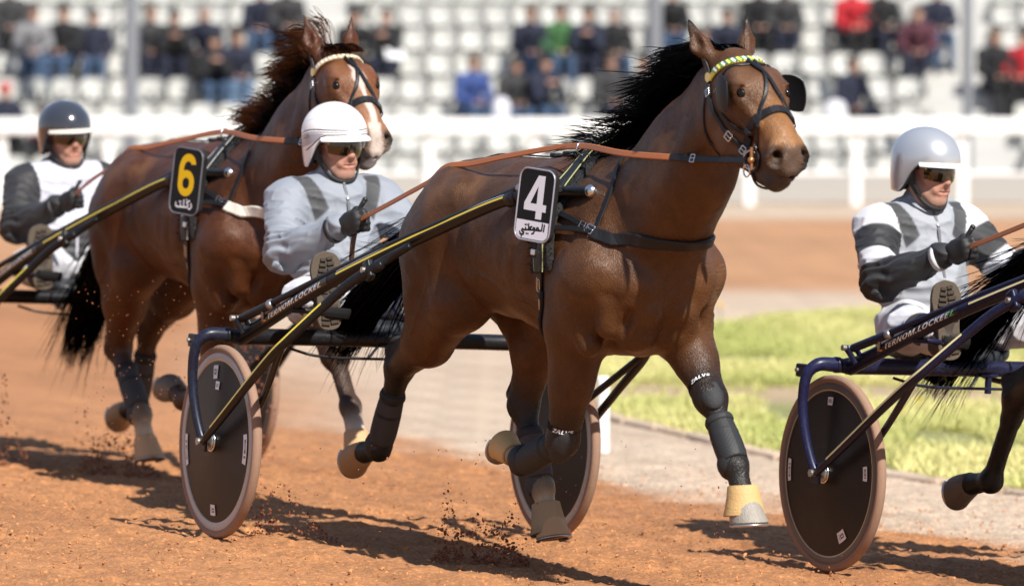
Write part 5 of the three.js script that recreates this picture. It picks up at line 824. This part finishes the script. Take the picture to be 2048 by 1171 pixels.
function buildBridle(o, f, st) {
  const bw = (name, l, w, m = mLeather, op = {}, parent = o) => part(name, laid(f, l, w, op.th ?? .0045, { off: op.off ?? .002, n: op.n ?? 26 }), m, parent);
  const half = (l) => [...l, ...mir(l.slice(0, -1)).reverse()];
  const brow = bw('browband', half([[-.098, 1.715, 2.655], [-.092, 1.748, 2.69], [-.06, 1.778, 2.735], [0, 1.782, 2.755]]), .022, st.brow[0], { n: 40, th: .006 });
  { const P = brow.geometry.userData.path, N = brow.geometry.userData.nor; for (let i = 5; i < 35; i += 1) { const b = part('braid', at(box(.010, .024, .004, .0018), 0, 0, 0), st.brow[i % st.brow.length], brow); const d = P[i + 1].clone().sub(P[i - 1]).normalize(), y = N[i].clone().cross(d); b.quaternion.setFromRotationMatrix(new THREE.Matrix4().makeBasis(d, y, N[i])); b.rotateZ(.5); b.position.copy(P[i]).addScaledVector(N[i], .0065); } }
  bw('crown_strap', half([[-.10, 1.70, 2.645], [-.085, 1.765, 2.615], [-.04, 1.805, 2.60], [0, 1.815, 2.60]]), .026, mLeather, { n: 30 });
  if (st.blinkers) bw('blinker_strap', half([[-.105, 1.69, 2.715], [-.09, 1.735, 2.735], [-.05, 1.757, 2.765], [0, 1.76, 2.775]]), .013, mLeather, { n: 36 });
  const noseGuide = [[-.055, 1.50, 2.83], [-.078, 1.54, 2.865], [-.055, 1.588, 2.905], [0, 1.605, 2.92]]; bw('noseband', half(noseGuide), .030, mLeather, { n: 40, th: .006 });
  for (const s of [-1, 1]) {
    const q = (l) => l.map(([x, y, z]) => [x * -s, y, z]);
    const ck = bw('cheekpiece', q([[-.10, 1.70, 2.645], [-.105, 1.645, 2.675], [-.102, 1.575, 2.735], [-.085, 1.51, 2.80], [-.068, 1.47, 2.85]]), .019, mLeather, { n: 30, th: .006 }); buckle(ck, ck.geometry, .12, .024, .024); buckle(ck, ck.geometry, .66, .024, .026); buckle(ck, ck.geometry, .9, .02, .024);
    const rs = part('rosette', at(new THREE.CylinderGeometry(.016, .014, .006, 20), 0, 0, 0, 0, 0, Math.PI / 2), mBrass, ck); rs.position.copy(f.onto(V(s * .11, 1.722, 2.645), .006));
    bw('throat_latch', q([[-.10, 1.70, 2.635], [-.10, 1.61, 2.625], [-.085, 1.52, 2.63], [-.05, 1.465, 2.66], [0, 1.45, 2.69]]), .014, mLeather, { n: 26 });
    const xs = bw('face_strap', q([[.012, 1.775, 2.755], [0, 1.71, 2.825], [-.016, 1.655, 2.87], [-.045, 1.575, 2.905], [-.062, 1.515, 2.895], [-.07, 1.475, 2.875]]), .013, mLeather, { n: 32, th: .005, off: .004 + (s > 0 ? .002 : 0) }); buckle(xs, xs.geometry, .92, .02, .022);
    bw('cheek_strap', q([[-.10, 1.60, 2.745], [-.088, 1.56, 2.80], [-.078, 1.53, 2.85]]), .017, mLeather, { n: 12 });
    const bit = sub('bit', o), bp = f.onto(V(s * .075, 1.455, 2.872), .010);
    const r1 = part('bit_ring', new THREE.TorusGeometry(.030, .0034, 8, 28), mChrome, bit); r1.position.copy(bp); r1.rotation.y = Math.PI / 2 - s * .3; const r2 = part('bit_ring', new THREE.TorusGeometry(.020, .003, 8, 24), mChrome, bit); r2.position.copy(bp).add(V(s * .008, -.035, -.012)); r2.rotation.y = Math.PI / 2;
    part('bit_cheek', at(new THREE.CylinderGeometry(.005, .005, .07, 10), 0, 0, 0), mCopper, bit).position.copy(bp).add(V(s * .006, .006, .016)); part('bit_knob', new THREE.SphereGeometry(.011, 12, 10), mCopper, bit).position.copy(bp).add(V(s * .008, .0, .016));
    const rg = part('bit_guard', at(new THREE.CylinderGeometry(.040, .040, .005, 28, 1, false), 0, 0, 0, 0, 0, Math.PI / 2), mLeather, bit); rg.position.copy(bp).add(V(-s * .006, 0, .004));
    if (st.blinkers) { const n = 12, pos = [], tri = []; for (const side of [0, 1]) for (let j = 0; j <= n; j++) for (let i = 0; i <= n; i++) { const u = i / n * 2 - 1, v = j / n * 2 - 1, sq = (a, b) => a * Math.sqrt(1 - b * b * .32); const X = sq(u, v), Y = sq(v, u); pos.push(s * (.112 + (s < 0 ? .006 : .034) * (X + 1) * .5 * 1.35 + .012 * (1 - X * X * .5 - Y * Y * .5) + side * .004), 1.668 + .058 * Y - .012 * X, 2.785 + .044 * X); if (i && j) { const o2 = side * (n + 1) ** 2 + j * (n + 1) + i, m = o2 - n - 1; tri.push(m - 1, m, o2, m - 1, o2, o2 - 1); } }
      const N = (n + 1) ** 2, E = []; for (let i = 0; i < n; i++) E.push([i, i + 1], [n * (n + 1) + i, n * (n + 1) + i + 1], [i * (n + 1), (i + 1) * (n + 1)], [i * (n + 1) + n, (i + 1) * (n + 1) + n]); for (const [a, b] of E) tri.push(a, b, b + N, a, b + N, a + N);
      const g = new THREE.BufferGeometry(); g.setAttribute('position', new THREE.Float32BufferAttribute(pos, 3)); g.setIndex(tri); const gg = g.toNonIndexed(); gg.computeVertexNormals(); part('blinker', gg, mLeather, o); }
  }
  part('curb_strap', tube([f.onto(V(-.06, 1.43, 2.86), .008), V(-.035, 1.375, 2.86), V(0, 1.362, 2.875), V(.035, 1.375, 2.86), f.onto(V(.06, 1.43, 2.86), .008)], .005, { n: 8, sq: [1.5, .6] }), mLeather, o);
  bw('overcheck', [[0, 1.815, 2.60], [0, 1.775, 2.50], [0, 1.72, 2.42]], .02, mLeather, { n: 16, th: .008, off: .012 });
}
// a rein: runs from the bit through the terret to the driver's hand, held off the horse's body
function rein(o, f, pts, w, m, dark) {
  const c = new THREE.CatmullRomCurve3(pts.map(p => V(...p)), false, 'centripetal'), P = [], N = [], n = 70;
  for (let i = 0; i <= n; i++) { const p = c.getPoint(i / n); if (f) for (let k = 0; k < 3; k++) { const d = f(p.x, p.y, p.z); if (d < .006) p.addScaledVector(f.normal(p), .006 - d); } P.push(p); }
  for (let k = 0; k < 3; k++) for (let i = 1; i < n; i++) P[i].lerp(P[i - 1].clone().add(P[i + 1]).multiplyScalar(.5), .5);
  for (const p of P) { const s = Math.sign(pts[0][0]) || 1; N.push(V(s * .95, .3, 0).normalize()); }
  const split = Math.round(n * dark); part('rein_leather', strap(P.slice(split), N.slice(split), w, .005), m, o); const g = part('rein_end', strap(P.slice(0, split + 2), N.slice(0, split + 2), w * 1.08, .006), mLeather, o); g.geometry.userData = { path: P.slice(0, split + 2), nor: N }; buckle(g, g.geometry, .65, w * 1.15, w * 1.2); part('keeper', at(box(.008, w * 1.4, .03, .003), 0, 0, 0), mLeather, g).position.copy(P[split - 1]);
}
const grn = mat(.10, .28, .04, .5), ylw = mat(.75, .68, .12, .5), wht = mat(.75, .74, .66, .5), teal = mat(.04, .16, .13, .5), cream = mat(.62, .46, .24, .5);
const harness4 = thing('harness', 'black fleece saddle pad, girth and breast collar on horse four', 'harness', 'horse harnesses', SPOT.four.p, YAW);
buildHarness(harness4, field4, { piping: mat(.35, .36, .16, .6), collar: mLeather });
const bridle4 = thing('bridle', 'black bridle with blinkers and a green and yellow browband', 'bridle', 'bridles', SPOT.four.p, YAW);
buildBridle(bridle4, field4, { brow: [ylw, grn, wht, teal], blinkers: true });
const harness6 = thing('harness', 'black harness with a white breast collar on the chestnut horse', 'harness', 'horse harnesses'); place6(harness6);
buildHarness(harness6, field6, { piping: mat(.4, .4, .38, .6), collar: mWhiteStrap });
const bridle6 = thing('bridle', 'black bridle with cream braided browband and no blinkers on the chestnut horse', 'bridle', 'bridles'); place6(bridle6);
buildBridle(bridle6, field6, { brow: [cream, wht], blinkers: false });
const reins4 = thing('reins', 'tan leather reins from the driver in grey to horse four', 'reins', 'leather reins', SPOT.four.p, YAW);
for (const s of [-1, 1]) rein(reins4, field4, [[s * .082, 1.453, 2.86], [s * .11, 1.455, 2.5], [s * .14, 1.465, 2.15], [s * .105, 1.485, 1.775], [s * .12, 1.46, 1.45], [s * .16, 1.40, 1.0], [s * .17, 1.33, .7], [s * .165, 1.25, .38], [s * .16, 1.175, .075]], .021, mRein, .13);
part('rein_tail', strap([V(-.165, 1.15, .08), V(-.172, 1.09, .07), V(-.168, 1.03, .05), V(-.15, .985, .03)], [V(-.6, 0, .8), V(-.6, 0, .8), V(-.6, 0, .8), V(-.6, 0, .8)], .02, .004), mBrown, reins4);
part('hand_loop', tube([[-.16, 1.175, .08], [-.155, 1.195, .14], [-.16, 1.21, .20]], [.010, .009, .007], { n: 8 }), mRein, reins4);
const reins6 = thing('reins', 'tan leather reins running along the back of the chestnut horse', 'reins', 'leather reins'); place6(reins6);
for (const s of [-1, 1]) rein(reins6, field6, [[s * .082, 1.453, 2.86], [s * .11, 1.455, 2.5], [s * .14, 1.465, 2.15], [s * .105, 1.485, 1.775], [s * .12, 1.45, 1.4], [s * .15, 1.40, 1.0], [s * .16, 1.33, .7], [s * .155, 1.26, .40], [s * .155, 1.18, .16]], .021, mRein, .13);
const reinsR = thing('reins', 'brown reins held by the driver in the silver helmet', 'reins', 'leather reins', SPOT.right.p, YAW);
for (const s of [-1, 1]) rein(reinsR, null, [[s * .105, 1.485, 1.775], [s * .14, 1.45, 1.2], [s * .17, 1.33, .7], [s * .165, 1.25, .38], [s * .16, 1.175, .075]], .021, mRein, .1);
for (const [sp, lab] of [[SPOT.four, 'short black whip butt in the glove of the driver in grey'], [SPOT.right, 'short black whip butt in the glove of the right driver'], [SPOT.six, 'dark whip butt in the glove of the driver in the white vest']]) { const w = thing('whip', lab, 'whip', 'driving whips', sp.p, sp.yaw); part('handle', tube([[-.175, 1.14, .055], [-.160, 1.20, .075], [-.135, 1.255, .095]], [.008, .0095, .0095], { n: 10 }), mBlackPl, w); part('pommel', at(new THREE.SphereGeometry(.011, 12, 8), -.133, 1.258, .096), mBlackPl, w); }

// number plates: rounded slabs with raised rim; lettering drawn flat on the face
function plateArt(num, numCol, bottom, strokes, ink, dots) {
  const c = document.createElement('canvas'); c.width = 352; c.height = 512; const x = c.getContext('2d'); x.fillStyle = '#111114'; x.fillRect(0, 0, 352, 512); if (bottom) { x.fillStyle = bottom; x.fillRect(0, 376, 352, 136); }
  x.fillStyle = numCol; 
  if (num === 4) { x.beginPath(); for (const [X, Y] of [[188, 32], [262, 32], [262, 246], [302, 246], [302, 300], [262, 300], [262, 358], [196, 358], [196, 300], [62, 300], [62, 246]]) x.lineTo(X, Y); x.closePath(); x.fill(); x.fillStyle = '#111114'; x.beginPath(); x.moveTo(196, 246); x.lineTo(128, 246); x.lineTo(196, 112); x.closePath(); x.fill(); }
  else { x.lineWidth = 62; x.strokeStyle = numCol; x.lineCap = 'butt'; x.beginPath(); x.moveTo(252, 112); x.bezierCurveTo(246, 40, 98, 30, 100, 170); x.lineTo(100, 270); x.bezierCurveTo(100, 372, 250, 372, 250, 268); x.bezierCurveTo(250, 170, 112, 178, 104, 250); x.stroke(); }
  x.strokeStyle = ink; x.lineWidth = 15; x.lineCap = 'round'; x.lineJoin = 'round'; for (const s of strokes) { x.beginPath(); s.forEach(([X, Y], i) => i ? x.lineTo(X, Y) : x.moveTo(X, Y)); x.stroke(); }
  x.fillStyle = ink; for (const [X, Y] of dots) { x.beginPath(); x.arc(X, Y, 8, 0, 7); x.fill(); }
  const t = new THREE.CanvasTexture(c); t.colorSpace = THREE.SRGBColorSpace; return new THREE.MeshPhysicalMaterial({ map: t, roughness: .45, specularIntensity: .4 });
}
function buildPlate(o, art, edge) {
  const W = .178, H = .258, R = .035, s = new THREE.Shape(), rr = (sh, w, h, r) => { sh.moveTo(-w / 2 + r, -h / 2); sh.lineTo(w / 2 - r, -h / 2); sh.absarc(w / 2 - r, -h / 2 + r, r, -Math.PI / 2, 0); sh.lineTo(w / 2, h / 2 - r); sh.absarc(w / 2 - r, h / 2 - r, r, 0, Math.PI / 2); sh.lineTo(-w / 2 + r, h / 2); sh.absarc(-w / 2 + r, h / 2 - r, r, Math.PI / 2, Math.PI); sh.lineTo(-w / 2, -h / 2 + r); sh.absarc(-w / 2 + r, -h / 2 + r, r, Math.PI, Math.PI * 1.5); };
  rr(s, W, H, R); part('plate', at(new THREE.ExtrudeGeometry(s, { depth: .014, bevelEnabled: true, bevelSize: .004, bevelThickness: .004, bevelSegments: 3 }), 0, 0, -.018), mBlackPl, o);
  const face = new THREE.Shape(); rr(face, W - .012, H - .012, R - .005); const g = new THREE.ShapeGeometry(face, 12), p = g.attributes.position, u = g.attributes.uv; for (let i = 0; i < p.count; i++) u.setXY(i, p.getX(i) / (W - .012) + .5, p.getY(i) / (H - .012) + .5); part('printed_face', at(g, 0, 0, .0013), art, o);
  const ring = []; for (let i = 0; i <= 64; i++) { const q = s.getPoint(i / 64); ring.push([q.x, q.y, .001]); } part('rim', tube(ring, .0032, { n: 6, seg: 96, smooth: false, caps: false }), edge, o);
  part('clip', at(box(.03, .05, .02, .004), 0, .05, -.028), mSteel, o); part('hanger', at(box(.02, .07, .006, .002), .01, -.155, -.012), mLeather, o); part('hanger_clip', at(box(.022, .022, .012, .003), .01, -.168, -.010), mChrome, o);
}
// the calligraphic name strips, written right to left as stroked outlines
const name4 = [[[306, 394], [304, 440]], [[284, 388], [282, 436], [262, 440], [252, 436]], [[252, 436], [240, 420], [226, 424], [226, 440], [252, 440]], [[226, 440], [210, 442], [204, 426], [190, 426], [188, 442], [206, 446]], [[206, 446], [198, 466], [180, 472]], [[188, 442], [168, 444], [150, 428], [172, 420]], [[168, 444], [140, 446], [136, 404]], [[140, 446], [110, 450], [106, 434]], [[110, 450], [88, 452], [74, 446], [66, 456], [76, 468], [92, 470], [88, 486], [56, 488], [46, 470]]];
const name6 = [[[272, 430], [282, 452], [268, 470], [246, 474]], [[250, 408], [214, 424], [236, 446], [230, 462], [200, 464]], [[200, 464], [180, 466], [176, 410]], [[176, 466], [140, 468], [136, 446]], [[140, 468], [96, 472], [72, 462], [72, 440]]];
const plate4 = thing('number_plate', 'black plate with a white number four over a white name strip', 'number plate', 'number plates'), plate6 = thing('number_plate', 'black plate with a yellow number six and white script', 'number plate', 'number plates');
function hangPlate(o, sp, X, Y, Z, scale = 1) { // beside the saddle, facing out and a little forward
  o.position.set(sp.p[0] + Math.cos(sp.yaw) * X + Math.sin(sp.yaw) * Z, sp.p[1] + Y, sp.p[2] - Math.sin(sp.yaw) * X + Math.cos(sp.yaw) * Z);
  o.rotation.set(-.06, sp.yaw - Math.PI / 2 + .30, -.10, 'YXZ'); o.scale.setScalar(scale);
}
buildPlate(plate4, plateArt(4, '#d3d4de', '#d6d7e2', name4, '#17171b', [[120, 476], [138, 476], [100, 412], [118, 410], [70, 502]]), mat(.35, .36, .42, .35, { metalness: .4 })); hangPlate(plate4, SPOT.four, -.352, 1.289, 1.918, .94);
buildPlate(plate6, plateArt(6, '#e0b40c', null, name6, '#d8d8de', [[120, 428], [136, 426], [212, 402]]), mat(.12, .12, .14, .4)); hangPlate(plate6, SPOT.six, -.36, 1.303, 1.97, 1.05);
// ---------- spectators ----------
const hairCol = [[.02, .014, .01], [.05, .03, .018], [.12, .08, .05], [.25, .22, .2], [.01, .009, .008]];
const personGeos = (() => { // seated; origin on the tread under the seat front, facing +z
  const mk = (lean, hands, cross) => {
    const P = (l, k = .03) => field(l.map(a => [...a.slice(0, 8), { k: a[8] ?? k }]), k);
    const sh = [.19, 1.03, -.20 + lean], el = hands === 'lap' ? [.25, .78, -.08 + lean * .5] : hands === 'chin' ? [.20, .76, .06 + lean] : [.27, .80, -.16], wr = hands === 'lap' ? [.07, .68, .16] : hands === 'chin' ? [.05, .98, .10 + lean] : [.17, .62, .14], N = [0, 1.13, -.18 + lean], H = [0, 1.26, -.15 + lean * 1.1];
    const kn = [[-.11, .56, .32], [.11, .56, .32]], an = cross ? [[-.14, .14, .34], [.02, .16, .36]] : [[-.13, .10, .34], [.13, .10, .34]];
    const skin = P([[...H, 0, H[1] + .05, H[2] - .02, .085, .085], [0, H[1] - .06, H[2] + .04, 0, H[1] - .085, H[2] + .05, .05, .035], [0, H[1] + .0, H[2] + .085, 0, H[1] - .02, H[2] + .10, .012, .014, .012], [...N, 0, H[1] - .05, H[2], .055, .05], [0, .6, -.2, ...N, .09, .06], ...[-1, 1].flatMap(s => [[s * sh[0], sh[1], sh[2], s * el[0], el[1], el[2], .045, .04], [s * el[0], el[1], el[2], s * wr[0], wr[1], wr[2], .038, .028], [s * wr[0], wr[1], wr[2], s * (wr[0] - .03), wr[1] - .0, wr[2] + .07, .036, .026]]), ...[0, 1].flatMap(i => [[kn[i][0], .52, -.1, ...kn[i], .06, .05], [...kn[i], ...an[i], .045, .035]])]);
    const jacket = P([[0, .56, -.22, 0, .80, -.24 + lean * .5, .155, .165], [0, .80, -.24 + lean * .5, 0, .98, -.22 + lean, .165, .16], [-.14, 1.03, -.21 + lean, .14, 1.03, -.21 + lean, .09, .09, .06], [0, 1.06, -.2 + lean, 0, 1.13, -.18 + lean, .08, .072], ...[-1, 1].flatMap(s => [[s * sh[0], sh[1], sh[2], s * el[0], el[1], el[2], .085, .068], [s * el[0], el[1], el[2], s * wr[0], wr[1], wr[2], .066, .046]])], .04);
    const trousers = P([[-.07, .54, -.2, .07, .54, -.2, .13, .13], ...[0, 1].flatMap(i => [[kn[i][0] * .9, .53, -.16, ...kn[i], .10, .078], [...kn[i], ...an[i], .074, .058]])], .04);
    const hairF = P([[0, H[1] + .055, H[2] - .035, 0, H[1] + .06, H[2] + .01, .096, .088], [0, H[1] + .01, H[2] - .06, 0, H[1] + .03, H[2] - .05, .085, .09]]);
    const shoes = P([0, 1].flatMap(i => [[an[i][0], .05, an[i][2] + .0, an[i][0], .04, an[i][2] + .16, .05, .042]]));
    const lo = [-.42, -.02, -.5], hi = [.42, 1.45, .62], fold = (x, y, z) => .010 * noise(x * 11, y * 13, z * 11);
    return { body: netMesh(skin, lo, hi, .018), jacket: netMesh(jacket, lo, hi, .021, { wrinkle: fold }), trousers: netMesh(trousers, lo, hi, .021, { wrinkle: fold }), hair: netMesh(hairF, [-.16, 1.1, -.45], [.16, 1.5, .4], .016), shoes: netMesh(shoes, [-.3, -.03, .2], [.3, .14, .62], .016) };
  };
  return [mk(.03, 'lap', false), mk(.14, 'lap', true), mk(.16, 'chin', false), mk(-.02, 'wide', false)];
})();
const mSkinFar = [mat(.47, .27, .19, .6), mat(.40, .22, .15, .6), mat(.52, .31, .23, .6)], mShoesFar = mat(.02, .02, .02, .6), clothCache = new Map(), cloth = (c) => { const k = c.join(); if (!clothCache.has(k)) clothCache.set(k, mat(...c, .85)); return clothCache.get(k); };
const hairM = hairCol.map(c => mat(...c, .6));
{
  const NV = [.008, .011, .028], BK = [.006, .006, .008], GY = [.19, .19, .20], DG = [.03, .03, .033], JN = [.04, .075, .14], RD = [.38, .012, .02], GN = [.035, .11, .035], BL = [.03, .06, .20], MR = [.07, .018, .03], LB = [.10, .16, .25];
  // [px of head, row, jacket, trousers, pose, turn, hair, label]
  const folk = [
    [20, 5, DG, BK, 0, .2, 0, 'spectator in dark grey at the top left corner'], [66, 4, GY, JN, 1, .1, 1, 'spectator in pale grey jumper and jeans, top left'], [122, 4, BK, JN, 0, -.2, 0, 'spectator in black jacket beside the pale grey jumper'], [187, 4, NV, JN, 3, .1, 4, 'spectator in navy jacket and jeans just left of the left column'], [302, 4, DG, NV, 1, .3, 2, 'spectator in charcoal top just right of the left column'], [349, 4, BK, NV, 2, .1, 0, 'spectator in black between the charcoal top and the navy coat'], [408, 4, NV, BK, 1, -.2, 3, 'spectator in navy coat above the pair in front'], [428, 3, BK, JN, 2, .2, 4, 'spectator in black, left of the seated pair'], [474, 3, NV, LB, 1, .3, 1, 'spectator in navy with pale jeans, right of the seated pair'],
    [14, 1, NV, BK, 3, .3, 0, 'spectator in navy and red cap low at the left edge'], [82, 1, MR, BK, 2, .2, 1, 'small spectator behind the dark helmet'], [520, 5, NV, JN, 0, 0, 0, 'spectator in navy at the top, left of the chestnut ears'], [575, 5, DG, NV, 1, .2, 4, 'spectator in dark grey at the top above the chestnut mane'], [708, 4, BK, BK, 1, .3, 0, 'spectator in black just right of the chestnut ears'], [772, 4, BK, NV, 2, -.2, 1, 'spectator in black holding a white paper'],
    [948, 2, BL, JN, 1, .4, 2, 'spectator in blue jacket, leftmost of the row by the rail'], [1032, 2, DG, JN, 1, .3, 0, 'spectator in dark grey second in the row by the rail'], [1090, 2, NV, JN, 2, .4, 4, 'spectator in navy third in the row by the rail'], [1226, 2, DG, NV, 0, .2, 1, 'spectator in grey coat left of the middle column'], [1288, 2, BK, BK, 0, .1, 0, 'spectator in black beside the middle column'],
    [1062, 4, NV, JN, 1, .2, 2, 'spectator in navy left of the green jacket'], [1122, 4, GN, JN, 0, .1, 1, 'spectator in green jacket'], [1176, 4, NV, NV, 2, -.1, 0, 'spectator in navy right of the green jacket'], [1232, 4, BK, JN, 0, .2, 3, 'spectator in black left of the middle column, high up'], [1345, 5, BK, JN, 1, .1, 4, 'spectator in black right of the middle column at the top'], [1404, 3, NV, LB, 2, .3, 1, 'spectator in navy behind the ears of horse four'], [1455, 4, NV, JN, 1, .1, 0, 'spectator in navy above the forelock of horse four'], [1520, 5, BK, BK, 0, 0, 2, 'spectator in black at the top right of the horse ears'], [1570, 5, DG, NV, 1, .1, 0, 'spectator in dark grey further right at the top'],
    [1708, 5, RD, BK, 1, .2, 0, 'spectator in red jacket at the top'], [1770, 5, BK, NV, 0, .2, 4, 'spectator in black right of the red jacket'], [1836, 4, MR, NV, 1, -.1, 1, 'spectator in maroon top left of the slim column'], [1880, 5, NV, JN, 0, .1, 0, 'spectator in navy at the top beside the slim column'], [1720, 2, NV, NV, 3, .5, 1, 'lone spectator in navy sitting behind the silver helmet'], [1996, 3, BK, BK, 0, .2, 2, 'spectator in black right of the slim column'], [2044, 3, RD, BK, 0, -.3, 0, 'spectator in red at the right edge'],
  ];
  const rnd = rngOf(99);
  for (const [px, k, J2, T2, pose, turn, hr, lab] of folk) {
    const d = rowD(k) + .02, o = thing('person', lab, 'person', 'spectators in the grandstand', [(px - 1024) / FPX * d, rowY(k) - .01, -d], turn), G = personGeos[pose];
    const b = part('body', G.body, mSkinFar[Math.floor(rnd() * 3)], o); part('jacket', G.jacket, cloth(J2), b); part('trousers', G.trousers, cloth(T2), b); part('hair', G.hair, lab.includes('red cap') ? cloth(RD) : hairM[hr], b); part('shoes', G.shoes, mShoesFar, b); const s = lab.startsWith('small') ? .8 : .1 + .96 + .08 * rnd(); o.scale.setScalar(s);
  }
  const paper = single('paper', at(box(.32, .24, .012, .003), 0, 0, 0, -.9, .2, .1), mat(.78, .78, .8, .8), 'white paper held by a spectator in black', 'paper'); { const d = rowD(4) - .32; paper.position.set((790 - 1024) / FPX * d, rowY(4) + .72, -d); }
  const bag = single('bag', (() => { const g = new THREE.SphereGeometry(1, 20, 14), p = g.attributes.position; for (let i = 0; i < p.count; i++) { const n = 1 + .15 * noise(p.getX(i) * 2, p.getY(i) * 2, p.getZ(i) * 2); p.setXYZ(i, p.getX(i) * .17 * n, p.getY(i) * .22 * n, p.getZ(i) * .12 * n); } g.computeVertexNormals(); return g; })(), mat(.66, .66, .72, .8), 'pale bag beside the spectator in the blue jacket', 'bag'); { const d = rowD(2) - .3; bag.position.set((1003 - 1024) / FPX * d, rowY(2) + .62, -d); }
  const coat = single('coat', bag.geometry, mat(.62, .62, .66, .8), 'pale coat on the seat beside the lone spectator', 'coat'); { const d = rowD(2) - .25; coat.position.set((1672 - 1024) / FPX * d, rowY(2) + .58, -d); coat.scale.set(1.25, 1, 1); }
}
// ---------- dirt thrown up by hooves and wheels ----------
{
  const rnd = rngOf(123), g = new THREE.IcosahedronGeometry(1, 0), list = [];
  const at3 = (px, py, d) => { const [x, y, z] = atDepth(px, py, d); return V(x, y, z); };
  const burst = (px, d, n, w, h, size, lean = 0, seedY = 0) => { for (let i = 0; i < n; i++) { const t = rnd() ** 2.2, ang = rnd() - .5, clump = noise(px * .1 + ang * 7, 3, t * 6 + seedY); if (clump < -.25 + .5 * rnd() - .3) continue; const x0 = (px - 1024) / FPX * d + ang * w * (1 - .3 * t) + lean * t, z0 = -d + (rnd() - .5) * .22, y0 = bank(x0, z0) + h * t * (.6 + .4 * Math.cos(ang * 5)) + .005; list.push([x0, y0, z0, size * (.25 + .9 * rnd() ** 3)]); } };
  burst(960, 15.45, 900, .36, .17, .0062, 0, 1); burst(905, 15.5, 420, .10, .30, .0058, -.02, 2); burst(1010, 15.4, 320, .16, .25, .006, .03, 3);
  burst(585, 16.1, 520, .34, .20, .0055, -.04, 4); burst(540, 16.2, 220, .10, .27, .005, -.05, 5); burst(240, 18.9, 1100, .36, .24, .0066, -.02, 6); burst(190, 19.0, 320, .12, .36, .006, -.06, 7); burst(20, 19.2, 420, .2, .45, .0065, -.05, 8); burst(1300, 15.2, 90, .5, .2, .004, 0, 9); burst(1700, 15.2, 50, .5, .12, .0035, 0, 10);
  for (let i = 0; i < 260; i++) { const px = 500 + rnd() * 70, d = 19.2 + rnd(); list.push([...at3(px - 20, 690 + rnd() * 240, d).toArray(), .0035 + .003 * rnd()]); }
  for (let i = 0; i < 240; i++) list.push([...at3(150 + rnd() * 330, 560 + rnd() * 330, 16.6 + 1.2 * rnd()).toArray(), .0016 + .0022 * rnd() ** 2]);
  for (let i = 0; i < 160; i++) list.push([...at3(600 + rnd() * 900, 880 + rnd() * 200, 14.6 + 1.5 * rnd()).toArray(), .0014 + .0024 * rnd() ** 2]);
  const im = new THREE.InstancedMesh(g, mat(.22, .075, .035, .95), list.length), M = new THREE.Matrix4(), q = new THREE.Quaternion(), c = new THREE.Color();
  list.forEach(([x, y, z, s], i) => { q.setFromEuler(new THREE.Euler(rnd() * 6, rnd() * 6, rnd() * 6)); M.compose(V(x, y, z), q, V(s * (.7 + 1.1 * rnd()), s * (.6 + .5 * rnd()), s * (.6 + .7 * rnd()))); im.setMatrixAt(i, M); const k = .7 + .7 * rnd(); im.setColorAt(i, c.setRGB(k, k, k)); });
  im.name = 'flying_dirt'; im.userData = { kind: 'stuff', label: 'dark crumbs of dirt thrown up behind hooves and wheels', category: 'dirt' }; shade(im); scene.add(im);
}
renderer.render(scene, camera);
